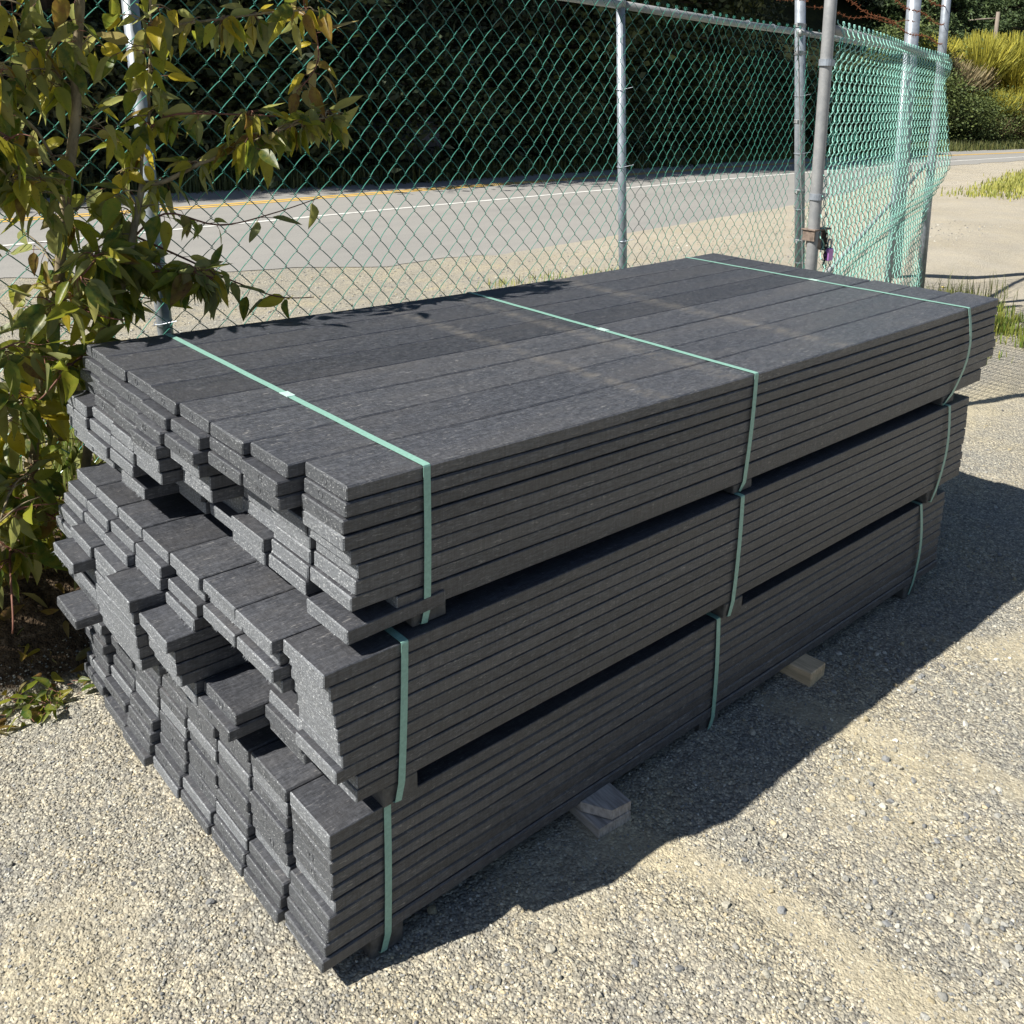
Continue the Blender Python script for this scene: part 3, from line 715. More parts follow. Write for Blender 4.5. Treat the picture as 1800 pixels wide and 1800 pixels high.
# spacers (black bearers across the pile)
SPC = {'top': [(0.135, 0.211), (1.075, 1.151), (2.168, 2.250)], 'middle': [(0.063, 0.137), (1.055, 1.128), (2.120, 2.195)], 'bottom': [(0.044, 0.116), (1.012, 1.085), (2.062, 2.139)]}
BELOW = {'top': 'middle', 'middle': 'bottom', 'bottom': None}
def zbot(pk, x): return PK[pk]['z0'] + float(sagz(pk, x)) - (0.0121 if pk == 'top' else 0)
def ztop(pk, x): return PK[pk]['z0'] + PK[pk]['n']*PK[pk]['pit'] + float(sagz(pk, x))
WHERE = ['near the lit end', 'at mid length', 'near the far end']
for pk, l in SPC.items():
    for k, (xa, xb) in enumerate(l):
        xm = (xa+xb)/2
        zb = ztop(BELOW[pk], xm) + 0.0015 if BELOW[pk] else -0.006
        zt_ = zbot(pk, xm) - 0.0006
        mb = MB(); fy = face_y(pk, xm)
        mb.box(xa, xb, fy+0.001+0.004*rb.random(), 1.118+fy, zb, zt_, 0.003, jit=0.0006)
        o = mb.build('spacer_block', M_spacer)
        tag(o, f'dark grey spacer bar under the {pk} bundle, {WHERE[k]}', 'spacer', 'spacer bars between the bundles')

# straps
def strap(pk, k, prof, xtop_back, seal_xy, label):
    """prof: (x, y, z) points up the front, then over the top and down the back"""
    P = PK[pk]
    root = empty('strap', (prof[0][0], prof[0][1], prof[0][2]))
    ox, oy, oz = root.location
    pts = list(prof)
    zt0 = ztop(pk, pts[-1][0])+0.0012
    xa, ya = pts[-1][0], pts[-1][1]
    yb = 8*PW - (PW-BW) + face_y(pk, xtop_back) + 0.0015
    nn = 14
    for a in range(1, nn):
        t = a/nn
        pts.append((xa+(xtop_back-xa)*t, ya+(yb-ya)*t, zt0+0.0006+0.0003*math.sin(a*2.1)))
    pts.append((xtop_back, yb-0.002, zt0)); pts.append((xtop_back, yb, zt0-0.004))
    for a in range(1, 8): pts.append((xtop_back-0.002*a, yb+0.001, zt0-0.004-(zt0-zbot(pk, xtop_back))*a/7))
    pts = np.array(pts); wd2, th = 0.0074, 0.0007
    t = np.gradient(pts, axis=0); t /= np.linalg.norm(t, axis=1)[:, None]
    wv = np.array([1.0, 0, 0])-t*t[:, :1]; wv /= np.linalg.norm(wv, axis=1)[:, None]
    nv = np.cross(wv, t)
    V = np.stack([pts-wv*wd2, pts+wv*wd2, pts+wv*wd2+nv*th, pts-wv*wd2+nv*th], 1)-np.array([ox, oy, oz])
    m = len(pts); i = np.arange(m-1)[:, None]*4; j = np.arange(4)[None]; j2 = (j+1) % 4
    Q = np.stack([i+j, i+4+j, i+4+j2, i+j2], -1).reshape(-1, 4)
    Q = np.vstack([Q, [(0, 1, 2, 3)], [((m-1)*4+3, (m-1)*4+2, (m-1)*4+1, (m-1)*4)]])
    mesh_np('band', V.reshape(-1, 3), Q, M_strap, root)
    if seal_xy:
        sx_, sy_ = seal_xy; mb = MB()
        tt = (sy_-ya)/(yb-ya); sx_ = xa+(xtop_back-xa)*tt
        z0 = zt0+0.0012-oz
        mb.box(sx_-0.0095-ox, sx_+0.0095-ox, sy_-0.017-oy, sy_+0.017-oy, z0-0.0006, z0+0.0016, 0.0006)
        mb.box(sx_-0.0099-ox, sx_-0.0085-ox, sy_-0.017-oy, sy_+0.017-oy, z0+0.0016, z0+0.0024)
        mb.build('seal', M_seal, root)
    tag(root, label, 'strap', 'green packing straps around the bundles')
def front(pk, xt, xb, xu, bow=0.0, bx=0.0):
    """points from under the spacer up the front face"""
    z1, z2 = zbot(pk, xb), ztop(pk, xt)
    zs = (ztop(BELOW[pk], xu)+0.004) if BELOW[pk] else 0.002
    pts = [(xu-0.002, face_y(pk, xu)+0.012, zs), (xu, face_y(pk, xu)-0.0005, zs+0.002)]
    n_ = 10
    for a in range(n_+1):
        t = a/n_
        x = xb+(xt-xb)*t + bx*math.sin(math.pi*t)
        pts.append((x, face_y(pk, x)-0.0022-bow*math.sin(math.pi*t)**1, z1+(z2-z1-0.001)*t))
    pts.append((xt, face_y(pk, xt)-0.0012, z2+0.0016))
    pts.append((xt, face_y(pk, xt)+0.002, z2+0.0022))
    return pts
strap('top', 0, front('top', .159, .163, .158, .002), .150, (.155, .482), 'bright green strap round the top bundle nearest the lit plank ends')
strap('top', 1, front('top', 1.129, 1.112, 1.098, .003), 1.150, (1.09, .506), 'green strap across the middle of the top bundle')
strap('top', 2, front('top', 2.276, 2.225, 2.175, .020, .012), 2.276, (2.271, .543), 'green strap bowed loose at the far end of the top bundle')
strap('middle', 0, front('middle', .101, .096, .090, .002), .101, None, 'green strap round the middle bundle nearest the lit plank ends')
strap('middle', 1, front('middle', 1.088, 1.080, 1.070, .003), 1.095, None, 'green strap down the centre of the middle bundle')
strap('middle', 2, front('middle', 2.193, 2.165, 2.140, .010, .006), 2.19, None, 'green strap at the far end of the middle bundle')
strap('bottom', 0, front('bottom', .074, .076, .068, .002), .07, None, 'green strap round the bottom bundle nearest the lit plank ends')
strap('bottom', 1, front('bottom', 1.046, 1.052, 1.040, .003), 1.05, None, 'green strap down the centre of the bottom bundle, near the tan wood block')
strap('bottom', 2, front('bottom', 2.105, 2.108, 2.090, .010, .004), 2.10, None, 'green strap at the far end of the bottom bundle')

# wood offcuts on the ground, poking out from below
r0 = empty('wood_offcut', (0.63, 0.0, 0.0), R(-4))
mb = MB(); mb.box(-0.050, 0.044, -0.072, 0.16, -0.003, 0.021, 0.002, jit=0.0008); mb.build('lower_board', M_wood_grey, r0)
mb = MB()
V = [(-0.048, 0.15, .0215), (0.044, 0.15, .0215), (0.044, -0.070, .0215), (-0.012, -0.070, .0245), (-0.050, -0.012, .0245)]
Vt = [(x, y, .044) for x, y, z in V]
Vt[3] = (-0.010, -0.066, .043); Vt[4] = (-0.048, -0.008, .0435)
mb.add(V+Vt, [(0, 1, 6, 5), (1, 2, 7, 6), (2, 3, 8, 7), (3, 4, 9, 8), (4, 0, 5, 9)], [(5, 6, 7), (5, 7, 8), (5, 8, 9), (2, 1, 0), (3, 2, 0), (4, 3, 0)])
mb.build('upper_board', M_wood_grey, r0)
tag(r0, 'weathered grey wood offcut, split on one corner, poking out under the stack', 'wood block', 'wood blocks on the gravel beside the stack')
r1 = empty('wood_offcut', (1.44, 0.0, 0.0), R(3))
mb = MB(); mb.box(-0.040, 0.040, -0.062, 0.12, -0.004, 0.040, 0.0025, jit=0.0008); mb.build('block', M_wood_tan, r1)
tag(r1, 'pale tan wood offcut poking out under the stack near its far end', 'wood block', 'wood blocks on the gravel beside the stack')

# ------------------------------------------------------------------ chain-link fence
def chainlink(A, B, zfun, wpit, hpit, ztop_, r=0.0018, disp=None, sub=5, nside=4, phase=0, depth=0.0055):
    """woven mesh from A to B (xy); zfun(u) lower edge height; disp(u,z) push along the normal"""
    A, B = np.array(A, float), np.array(B, float); D = B-A; Ln = np.hypot(*D); D /= Ln; Nn = np.array([D[1], -D[0]])
    nw = int(Ln/(wpit/2)); out = MB()
    dz = hpit/2
    for i in range(nw):
        s0 = i*wpit/2; zb = zfun(s0)
        kmax = int((ztop_(s0)-zb)/dz)
        pts = []
        for k in range(kmax+1):
            par = (k+i+phase) % 2
            sgn = 1 if par else -1
            for q in range(sub if k < kmax else 1):
                t = q/sub
                p0 = par; p1 = 1-par
                e = t*t*(3-2*t)*0.25+t*0.75
                s = s0+(wpit/2)*(p0+(p1-p0)*e) + (0.0042*sgn if q == 0 else 0)
                z = ztop_(s0)-(k+t)*dz
                yo = depth*(math.sin(math.pi*t)**0.6 if 0 < t < 1 else 0)*(-1 if par else 1)
                pts.append((s, z, yo))
        # knuckle on top
        s, z, yo = pts[0]
        sg = 1 if (i+phase) % 2 else -1
        pts = [(s+0.010*sg, z+0.002, 0), (s+0.011*sg, z+0.010, .001), (s+0.004*sg, z+0.015, 0), (s-0.001*sg, z+0.008, -.001)] + pts
        P = np.array(pts)
        yo = P[:, 2].copy()
        if disp is not None: yo += disp(P[:, 0]/Ln, P[:, 1])
        W = np.stack([A[0]+D[0]*P[:, 0]+Nn[0]*yo, A[1]+D[1]*P[:, 0]+Nn[1]*yo, P[:, 1]], -1)
        out.tube(W, r, nside, caps=False)
    return out

def rod(mb, a, b, r, n=14, caps=True): mb.tube([a, tuple(np.array(a)*.5+np.array(b)*.5), b], r, n, caps)
fence = empty('chain_link_fence', (FX, FY, 0))
def inv(o, root):   # vertices are written in world metres; shift them under the root
    o.location = -Vector(root.location); return o
def fpt(x, z, off=0.0): return (x-off*-FS*0, float(fence_y(x))+off, z)
def zbase(x): return float(terrain(x, fence_y(x)))
# posts: (x at ground, x at top, radius, top)
POSTS = [(-1.0, -1.0, .024, 2.0), (0.385, 0.262, .024, 2.05), (2.955, 2.757, .0215, 1.985), (5.20, 4.68, .034, 2.75), (7.20, 6.93, .055, 2.9)]
for n_, (xb, xt, r, zt) in enumerate(POSTS):
    mb = MB(); mb.tube([fpt(xb, zbase(xb)-0.05, 0.03+r), fpt((xb+xt)/2, zt/2, 0.03+r), fpt(xt, zt, 0.03+r)], r, 18)
    p_ = inv(mb.build('post', M_galv, fence, smooth=True), fence)
    mb = MB()
    if zt < 2.1:
        mb.tube([fpt(xt, zt-0.01, 0.03+r), fpt(xt, zt+0.03, 0.03+r), fpt(xt, zt+0.045, 0.03+r)], [r*1.2, r*1.15, r*.3], 14)
        inv(mb.build('post_cap', M_galv_dull, fence, smooth=True), fence)
    # wire ties
    mb = MB()
    for z in np.arange(0.45, 1.95, 0.38):
        x = xb+(xt-xb)*z/zt
        a = np.linspace(0, 2*math.pi, 14)
        ring = np.stack([x+(r+0.003)*np.cos(a), float(fence_y(x))+0.03+r+(r+0.004)*np.sin(a), z+0.006*np.cos(a*1)], -1)
        mb.tube(ring, 0.0016, 5)
        mb.tube([ring[9], ring[9]+np.array([0.03, -0.035, 0.012])], 0.0016, 5)
    inv(mb.build('wire_tie', M_galv, fence), fence)
RAILZ = 1.985
for xa, xb in ((-1.0, 0.27), (0.29, 2.73), (2.79, 4.66), (4.77, 6.9)):
    mb = MB(); mb.tube([fpt(xa, RAILZ, 0.045), fpt((xa+xb)/2, RAILZ-0.004, 0.045), fpt(xb, RAILZ, 0.045)], 0.0205, 16)
    inv(mb.build('top_rail', M_galv_dull, fence, smooth=True), fence)
mb = MB()
for x in (3.25, 3.62, 4.05, 4.38, 5.4, 6.1, 2.2, 1.5, 0.8):
    a = np.linspace(-2.2, 3.4, 14)
    mb.tube(np.stack([x+0.004*a, float(fence_y(x))+0.045-0.023*np.cos(a+0.5), RAILZ+0.023*np.sin(a+0.5)], -1), 0.0022, 5)
inv(mb.build('rail_hook', M_galv, fence), fence)
def fb(s): return max(zbase(-1.0+s*0.989)+0.03+(0.10 if s < 3 else 0.03), 0.02)
bulge = lambda u, z: 0.012*np.sin(u*23)*np.sin(z*2.1) + 0.008*np.sin(u*71+z)
mb = chainlink((-1.0, float(fence_y(-1.0))), (4.72, float(fence_y(4.72))), fb, 0.094, 0.0945, lambda s: 2.0, 0.0016, bulge)
inv(mb.build('mesh_fabric', M_wire, fence), fence)
mb = chainlink((4.80, float(fence_y(4.80))), (6.9, float(fence_y(6.9))), lambda s: 0.12, 0.094, 0.0945, lambda s: 2.0, 0.0016, bulge)
inv(mb.build('mesh_fabric', M_wire, fence), fence)
# tension bar and bands at the end post
mb = MB(); mb.tube([fpt(5.10, 0.2, 0.0), fpt(4.66, 1.98, 0.0)], 0.005, 6); inv(mb.build('tension_bar', M_galv_dull, fence), fence)
mb = MB()
for z in (0.6, 0.95, 1.42, 1.86, 2.03):
    x = 5.20+(4.68-5.20)*z/2.75
    a = np.linspace(0, 2*math.pi, 20)
    for dz_ in (-0.009, 0, 0.009): mb.tube(np.stack([x+0.036*np.cos(a), float(fence_y(x))+0.064+0.036*np.sin(a), z+dz_+0*a], -1), 0.003, 5)
    mb.box(x-0.10, x-0.03, float(fence_y(x))+0.02, float(fence_y(x))+0.028, z-0.011, z+0.011)
inv(mb.build('clamp_band', M_galv_dull, fence), fence)
tag(fence, 'green vinyl chain link fence on grey steel posts, running behind the stack', 'fence')

# ------------------------------------------------------------------ gate
GN, GF = np.array([3.082, 1.054]), np.array([6.177, 1.990])
GD = GF-GN; GL = np.hypot(*GD); GD = GD/GL; GNn = np.array([GD[1], -GD[0]])
gate = empty('chain_link_gate', (GN[0], GN[1], 0))
def gpt(s, z, off=0.0):
    p = GN+GD*s+GNn*off; return (float(p[0]), float(p[1]), z)
mb = MB(); mb.tube([gpt(0.10, -0.02), gpt(0.05, 0.95), gpt(0.0, 1.9), gpt(-0.03, 2.55)], 0.0265, 20)
inv(mb.build('latch_post', M_galv_dull, gate, smooth=True), gate)
mb = MB()
for z, s in ((1.72, 0.006), (1.13, 0.04)):
    mb.tube([gpt(s, z-0.014), gpt(s, z+0.014)], 0.031, 18)
    mb.box(*sorted((gpt(s, z)[0]+0.02, gpt(s, z)[0]+0.07)), gpt(s, z)[1]-0.004, gpt(s, z)[1]+0.004, z-0.013, z+0.013)
inv(mb.build('brace_band', M_galv, gate, smooth=False), gate)
mb = MB(); mb.tube([gpt(GL+.22, 0.0), gpt(GL+.1, 0.95), gpt(GL, 1.9), gpt(GL-.09, 2.6)], 0.030, 18)
inv(mb.build('hinge_post', M_galv, gate, smooth=True), gate)
mb = MB(); rod(mb, gpt(0.03, 1.862, .012), gpt(GL, 1.875, .012), 0.021); inv(mb.build('top_rail', M_galv_dull, gate, smooth=True), gate)
mb = MB(); rod(mb, gpt(GL*.66, 0.15, -.01), gpt(GL*.60, 1.86, -.01), 0.021); inv(mb.build('middle_upright', M_galv, gate, smooth=True), gate)
mb = MB(); rod(mb, gpt(0.10, 0.12, -.01), gpt(GL, 0.16, -.01), 0.021); inv(mb.build('bottom_rail', M_galv, gate, smooth=True), gate)
mb = MB(); rod(mb, gpt(0.2, 0.66, -.03), gpt(GL+.08, 1.12, -.03), 0.012); inv(mb.build('brace_rod', M_galv_dull, gate, smooth=True), gate)
def gdisp(u, z):
    b = 0.085*smoothstep(0.5, 1.0, u)*np.exp(-((z-1.12)/0.42)**2)
    crease = 0.70+0.40*u
    b = b + 0.022*np.exp(-((z-crease-0.05)/0.10)**2) - 0.045*smoothstep(0, 0.26, crease-z)*(1-smoothstep(0.45, 0.8, crease-z))
    b = b + 0.028*np.exp(-((z-1.82)/0.05)**2) - 0.012*np.exp(-((z-1.68)/0.07)**2)
    return b + 0.035+0.012*np.sin(u*9+z*3)
mb = chainlink(tuple(GN+GD*0.03), tuple(GN+GD*(GL+0.02)), lambda s: 0.10, 0.090, 0.094, lambda s: 1.885, 0.0026, gdisp, depth=0.0085)
inv(mb.build('mesh_fabric', M_wire_gate, gate), gate)
# latch fork
mb = MB()
lx, ly, lz = gpt(0.065, 0.94)
mb.box(lx-0.055, lx+0.085, ly-0.035, ly+0.035, lz+0.036, lz+0.044, 0.002)
mb.box(lx-0.048, lx-0.040, ly-0.03, ly+0.03, lz-0.01, lz+0.036); mb.box(lx+0.05, lx+0.058, ly-0.03, ly+0.03, lz-0.06, lz+0.036)
mb.tube([(lx, ly, lz-0.045), (lx, ly, lz+0.03)], 0.034, 16)
inv(mb.build('latch_fork', M_rustplate, gate), gate)
tag(gate, 'faded mint green mesh gate leaf sagging on a steel frame, standing open', 'gate')
# padlock hanging from the latch
plk = empty('padlock', (lx+0.062, ly-0.045, lz-0.02))
a = np.linspace(0, math.pi, 12)
mb = MB(); sh = [(0.014, 0, -0.03)]+[(0.014*math.cos(t), 0, 0.014*math.sin(t)) for t in a]+[(-0.014, 0, -0.03)]
mb.tube(sh, 0.0038, 8); mb.build('shackle', M_galv, plk, smooth=True)
mb = MB(); mb.box(-0.022, 0.022, -0.012, 0.012, -0.085, -0.028, 0.003); mb.build('lock_body', M_purple, plk)
tag(plk, 'purple padlock hanging from the gate latch', 'padlock')
chn = MB()
for q in range(7):
    a = np.linspace(0, 2*math.pi, 11); zc = lz+0.01-0.022*q
    ring = np.stack([0.007*np.cos(a)*(1 if q % 2 else .15), 0.007*np.cos(a)*(.15 if q % 2 else 1), 0.014*np.sin(a)], -1)+np.array([lx+0.035, ly-0.042, zc])
    chn.tube(ring, 0.0026, 6)
tag(chn.build('chain', M_darkmetal), 'short dark chain hanging beside the purple padlock', 'chain')

# barbed wire strands above the gate and the fence
def barbed(p0, p1, sag, label, r=0.0013, n=120, step=0.10, sd_=0):
    g = np.random.default_rng(50+sd_); p0, p1 = np.array(p0, float), np.array(p1, float); Ln = np.linalg.norm(p1-p0)
    d = (p1-p0)/Ln; s1 = np.cross(d, [0, 0, 1.0]); s1 /= np.linalg.norm(s1); s2 = np.cross(s1, d)
    t = np.linspace(0, 1, int(Ln/0.012)); base = p0+(p1-p0)*t[:, None]; base[:, 2] -= sag*4*t*(1-t); base[:, 2] += 0.012*np.sin(t*17+sd_)
    mb = MB()
    for ph in (0, math.pi):
        w = t*Ln*2*math.pi/0.045+ph
        mb.tube(base+0.0022*(np.cos(w)[:, None]*s1+np.sin(w)[:, None]*s2), r, 4)
    for s in np.arange(0.05, Ln, step):
        c = base[min(int(s/Ln*len(t)), len(t)-1)]
        for q in range(2):
            a = g.uniform(0, math.pi); v = (math.cos(a)*s1+math.sin(a)*s2)*0.015+d*g.uniform(-.007, .007)
            mb.tube([c-v+d*.003*q, c+v+d*.003*q], [0.0011, 0.0011], 4)
        aa = np.linspace(0, 4*math.pi, 14)
        mb.tube(c+0.004*(np.cos(aa)[:, None]*s1+np.sin(aa)[:, None]*s2)+d*(aa[:, None]/12.6-.5)*0.008, 0.0011, 4)
    o = mb.build('barbed_wire', M_rust); tag(o, label, 'barbed wire', 'rusty barbed wire strands over the gate'); return o
barbed(gpt(-0.02, 2.03), gpt(GL-.01, 1.985), 0.03, 'lowest rusty barbed wire strand above the mint green gate', sd_=1)
barbed(gpt(-0.02, 2.17), gpt(GL-.03, 2.11), 0.03, 'second lowest rusty barbed wire strand above the mint green gate', sd_=2)
barbed(gpt(-0.03, 2.30), gpt(GL-.05, 2.22), 0.03, 'highest rusty barbed wire strand above the mint green gate', sd_=3)
barbed(fpt(2.8, 2.22, -.01), fpt(4.74, 2.16, -.01), 0.02, 'rusty barbed wire strand above the fence rail, left of the gate', sd_=4)
barbed(fpt(4.80, 2.16, .03), fpt(6.9, 2.20, .03), 0.03, 'rusty barbed wire strand on the fence behind the gate', sd_=5)

# ------------------------------------------------------------------ young poplars
def leaf_proto():
    """unit leaf along +x, blade in xy, folded along the rib"""
    us = np.array([0, .10, .25, .45, .65, .82, .94, 1.0]); ws = np.array([0.03, .17, .245, .235, .165, .090, .03, 0.004])
    V = []
    for u, w in zip(us, ws): V += [(u, -w, 0), (u, -w*.5, 0), (u, 0, 0), (u, w*.5, 0), (u, w, 0)]
    V = np.array(V); Q = []
    for a in range(len(us)-1):
        for b in range(4): Q.append((a*5+b, a*5+5+b, a*5+6+b, a*5+1+b))
    return V, np.array(Q)
LV, LQ = leaf_proto()
PAL = np.array([(0.19, 0.26, 0.03), (0.29, 0.33, 0.035), (0.42, 0.39, 0.045), (0.58, 0.46, 0.04), (0.09, 0.16, 0.03), (0.25, 0.145, 0.035), (0.20, 0.10, 0.035), (0.07, 0.14, 0.035)])
class Leaves:
    def __init__(s, seed): s.g = np.random.default_rng(seed); s.V = []; s.C = []; s.n = 0; s.P = MB()
    def add(s, pos, size, hang=0.75, out=None, pal=None, petiole=0.3):
        g = s.g
        fold = g.uniform(0.15, 0.75); curl = g.uniform(-0.35, 0.9); tw = g.normal(0, 0.25); wsc = g.uniform(0.55, 0.98)
        v = LV.copy(); y = v[:, 1]*wsc; x = v[:, 0]
        z = np.abs(y)*fold + 0.02*np.sin(x*9+g.uniform(0, 6))*np.sign(y)*np.abs(y)*4
        z = z-curl*0.28*x*x; x2 = x-0.12*curl*curl*x**3
        ca, sa = np.cos(tw*x), np.sin(tw*x); y, z = y*ca-z*sa, y*sa+z*ca
        v = np.stack([x2, y, z], -1)*size
        az = g.uniform(0, 2*math.pi) if out is None else out+g.normal(0, 0.8)
        el = -g.beta(3, 2)*math.pi/2*1.05 if g.random() < hang else g.uniform(-0.7, 0.6)
        d = np.array([math.cos(az)*math.cos(el), math.sin(az)*math.cos(el), math.sin(el)])
        up = np.array([g.normal(0, .5), g.normal(0, .5), 1.0]); w = np.cross(up, d); nn = np.linalg.norm(w)
        w = w/(nn+1e-9); nrm = np.cross(d, w)
        roll = g.normal(0, 0.8); w, nrm = w*math.cos(roll)+nrm*math.sin(roll), nrm*math.cos(roll)-w*math.sin(roll)
        pl = size*petiole*g.uniform(.6, 1.5)
        pd = d*np.array([1, 1, 0.4])+np.array([0, 0, 0.1]); pd /= np.linalg.norm(pd)+1e-9
        base = np.asarray(pos)+pd*pl
        V = base+v[:, :1]*d+v[:, 1:2]*w+v[:, 2:3]*nrm
        s.V.append(V)
        k = g.choice(len(PAL), p=pal if pal is not None else [.17, .24, .20, .08, .13, .05, .03, .10])
        c = PAL[k]*g.uniform(.75, 1.25)
        s.C.append(np.repeat(c[None], len(V), 0))
        s.P.tube([pos, base], 0.0009, 4, caps=False)
        s.n += 1
    def build(s, parent, name='foliage'):
        V = np.vstack(s.V); n = s.n; k = len(LV)
        Q = (LQ[None]+(np.arange(n)*k)[:, None, None]).reshape(-1, 4)
        PV = np.vstack(s.P.v); PQ = np.vstack(s.P.q)+len(V)
        fm = [0]*len(Q)+[1]*len(PQ)
        return mesh_np(name, np.vstack([V, PV]), np.vstack([Q, PQ]), [M_leaf, M_barkred], parent, smooth=True, fmat=fm,
                       cols=np.vstack(s.C+[np.tile([[.19, .085, .06]], (len(PV), 1))]))
def interp_path(P, t):
    P = np.asarray(P); seg = np.linalg.norm(np.diff(P, axis=0), axis=1); cs = np.concatenate([[0], np.cumsum(seg)])
    s = t*cs[-1]; return np.array([np.interp(s, cs, P[:, k]) for k in range(3)]), cs[-1]
def smooth_path(P, n=5):
    P = np.asarray(P, float); m = len(P); tt = np.linspace(0, m-1, (m-1)*n+1); out = []
    for t in tt:
        i = min(int(t), m-2); f = t-i
        p0, p1, p2, p3 = P[max(i-1, 0)], P[i], P[i+1], P[min(i+2, m-1)]
        out.append(0.5*((2*p1)+(-p0+p2)*f+(2*p0-5*p1+4*p2-p3)*f*f+(-p0+3*p1-3*p2+p3)*f**3))
    return np.array(out)
BROWN = [.02, .03, .06, .13, .03, .38, .32, .03]
LOWG = [.20, .22, .12, .04, .22, .02, .01, .17]
def poplar(name_seed, base, stems, label, nleaf_scale=1.0):
    root = empty('young_poplar_tree', base)
    lv = Leaves(name_seed); g = np.random.default_rng(name_seed+1)
    first = True
    for (path, r0_, r1_, per_m, tw, size, pal, nm) in stems:
        P = smooth_path(path); m = len(P)
        P[:, 1] += 0.03*np.sin(np.linspace(0, 3, m)*2+name_seed)
        if first: P[0] = (base[0], base[1], float(terrain(base[0], base[1]))-0.03)
        mb = MB(); mb.tube(P, np.linspace(r0_, r1_, m), 9)
        first = False
        _, Ln = interp_path(P, 0)
        nt_ = max(1, int(Ln*per_m*(1.8 if tw > .06 else 1.5)*nleaf_scale))
        twg = mb; cnt = 0
        for q in range(nt_):
            t = g.uniform(0.04, 1.0); p, _ = interp_path(P, t)
            if tw <= 0:
                lv.add(p, size*g.uniform(.7, 1.2), pal=pal); continue
            ln = tw*g.uniform(.35, 1.1); az = g.uniform(0, 2*math.pi); el = g.uniform(-0.25, 0.8)
            d = np.array([math.cos(az)*math.cos(el), math.sin(az)*math.cos(el)*0.8, math.sin(el)])
            tp = [p, p+d*ln*.5+np.array([0, 0, .005]), p+d*ln+np.array([0, 0, -.12*ln])]
            if not (tp[2][1] < 1.60 and (tp[2][1] > 1.16 or tp[2][2] > 0.99)): continue
            twg.tube(smooth_path(tp, 3), np.linspace(0.0026, 0.0011, 7), 5); cnt += 1
            for tt in np.linspace(0.25, 1.0, g.integers(3, 7)):
                pp, _ = interp_path(tp, tt)
                lv.add(pp, size*g.uniform(.65, 1.2), pal=pal)
        inv(mb.build(nm, M_bark if r0_ > 0.004 else M_barkred, root, smooth=True), root)
    for o in (lv.build(root),): pass
    for ch in root.children:
        if ch.name.startswith('foliage'): ch.location = -Vector(root.location)
    tag(root, label, 'young tree', 'young poplars between the stack and the fence')
    return root
A1 = [(-.136,1.40,.20),(-.132,1.40,.406),(-.115,1.40,.566),(-.088,1.40,.72),(-.041,1.40,.871),(-.017,1.40,1.024),(.005,1.40,1.206),(.021,1.40,1.325),(.042,1.40,1.473),(.045,1.40,1.59),(.064,1.40,1.762),(.08,1.40,2.0),(.09,1.4,2.25)]
poplar(31, (-.14, 1.40, 0.15), [
    (A1, .0175, .011, 15, .17, .088, None, 'trunk'),
    ([(.042,1.39,1.50),(-.03,1.34,1.63),(-.078,1.33,1.735),(-.11,1.3,1.87)], .005, .002, 22, .10, .085, None, 'branch'),
    ([(-.017,1.39,1.18),(-.095,1.3,1.26),(-.169,1.28,1.339),(-.23,1.26,1.40)], .0045, .002, 22, .10, .085, None, 'branch'),
    ([(.006,1.39,1.30),(-.059,1.35,1.432),(-.145,1.33,1.501),(-.2,1.32,1.58)], .0045, .002, 20, .10, .085, None, 'branch'),
    ([(-.05,1.39,.86),(-.15,1.22,.97),(-.088,1.18,1.018),(-.01,1.15,.99),(.045,1.13,.975)], .0035, .0016, 14, .05, .095, LOWG, 'branch'),
    ([(-.13,1.38,.50),(-.20,1.22,.56),(-.26,1.16,.52),(-.33,1.1,.47)], .0045, .002, 26, .12, .095, LOWG, 'branch'),
    ([(-.13,1.38,.42),(-.16,1.27,.47),(-.11,1.20,.45),(-.05,1.18,.42)], .004, .002, 26, .09, .085, LOWG, 'branch'),
    ([(-.13,1.38,.34),(-.21,1.25,.39),(-.25,1.16,.33),(-.27,1.10,.25)], .004, .002, 26, .11, .09, LOWG, 'branch'),
    ([(-.10,1.38,.66),(-.18,1.28,.74),(-.27,1.2,.76),(-.35,1.15,.72)], .004, .002, 24, .12, .09, LOWG, 'branch'),
], 'young poplar with yellowing leaves and the straight pale stem at far left')
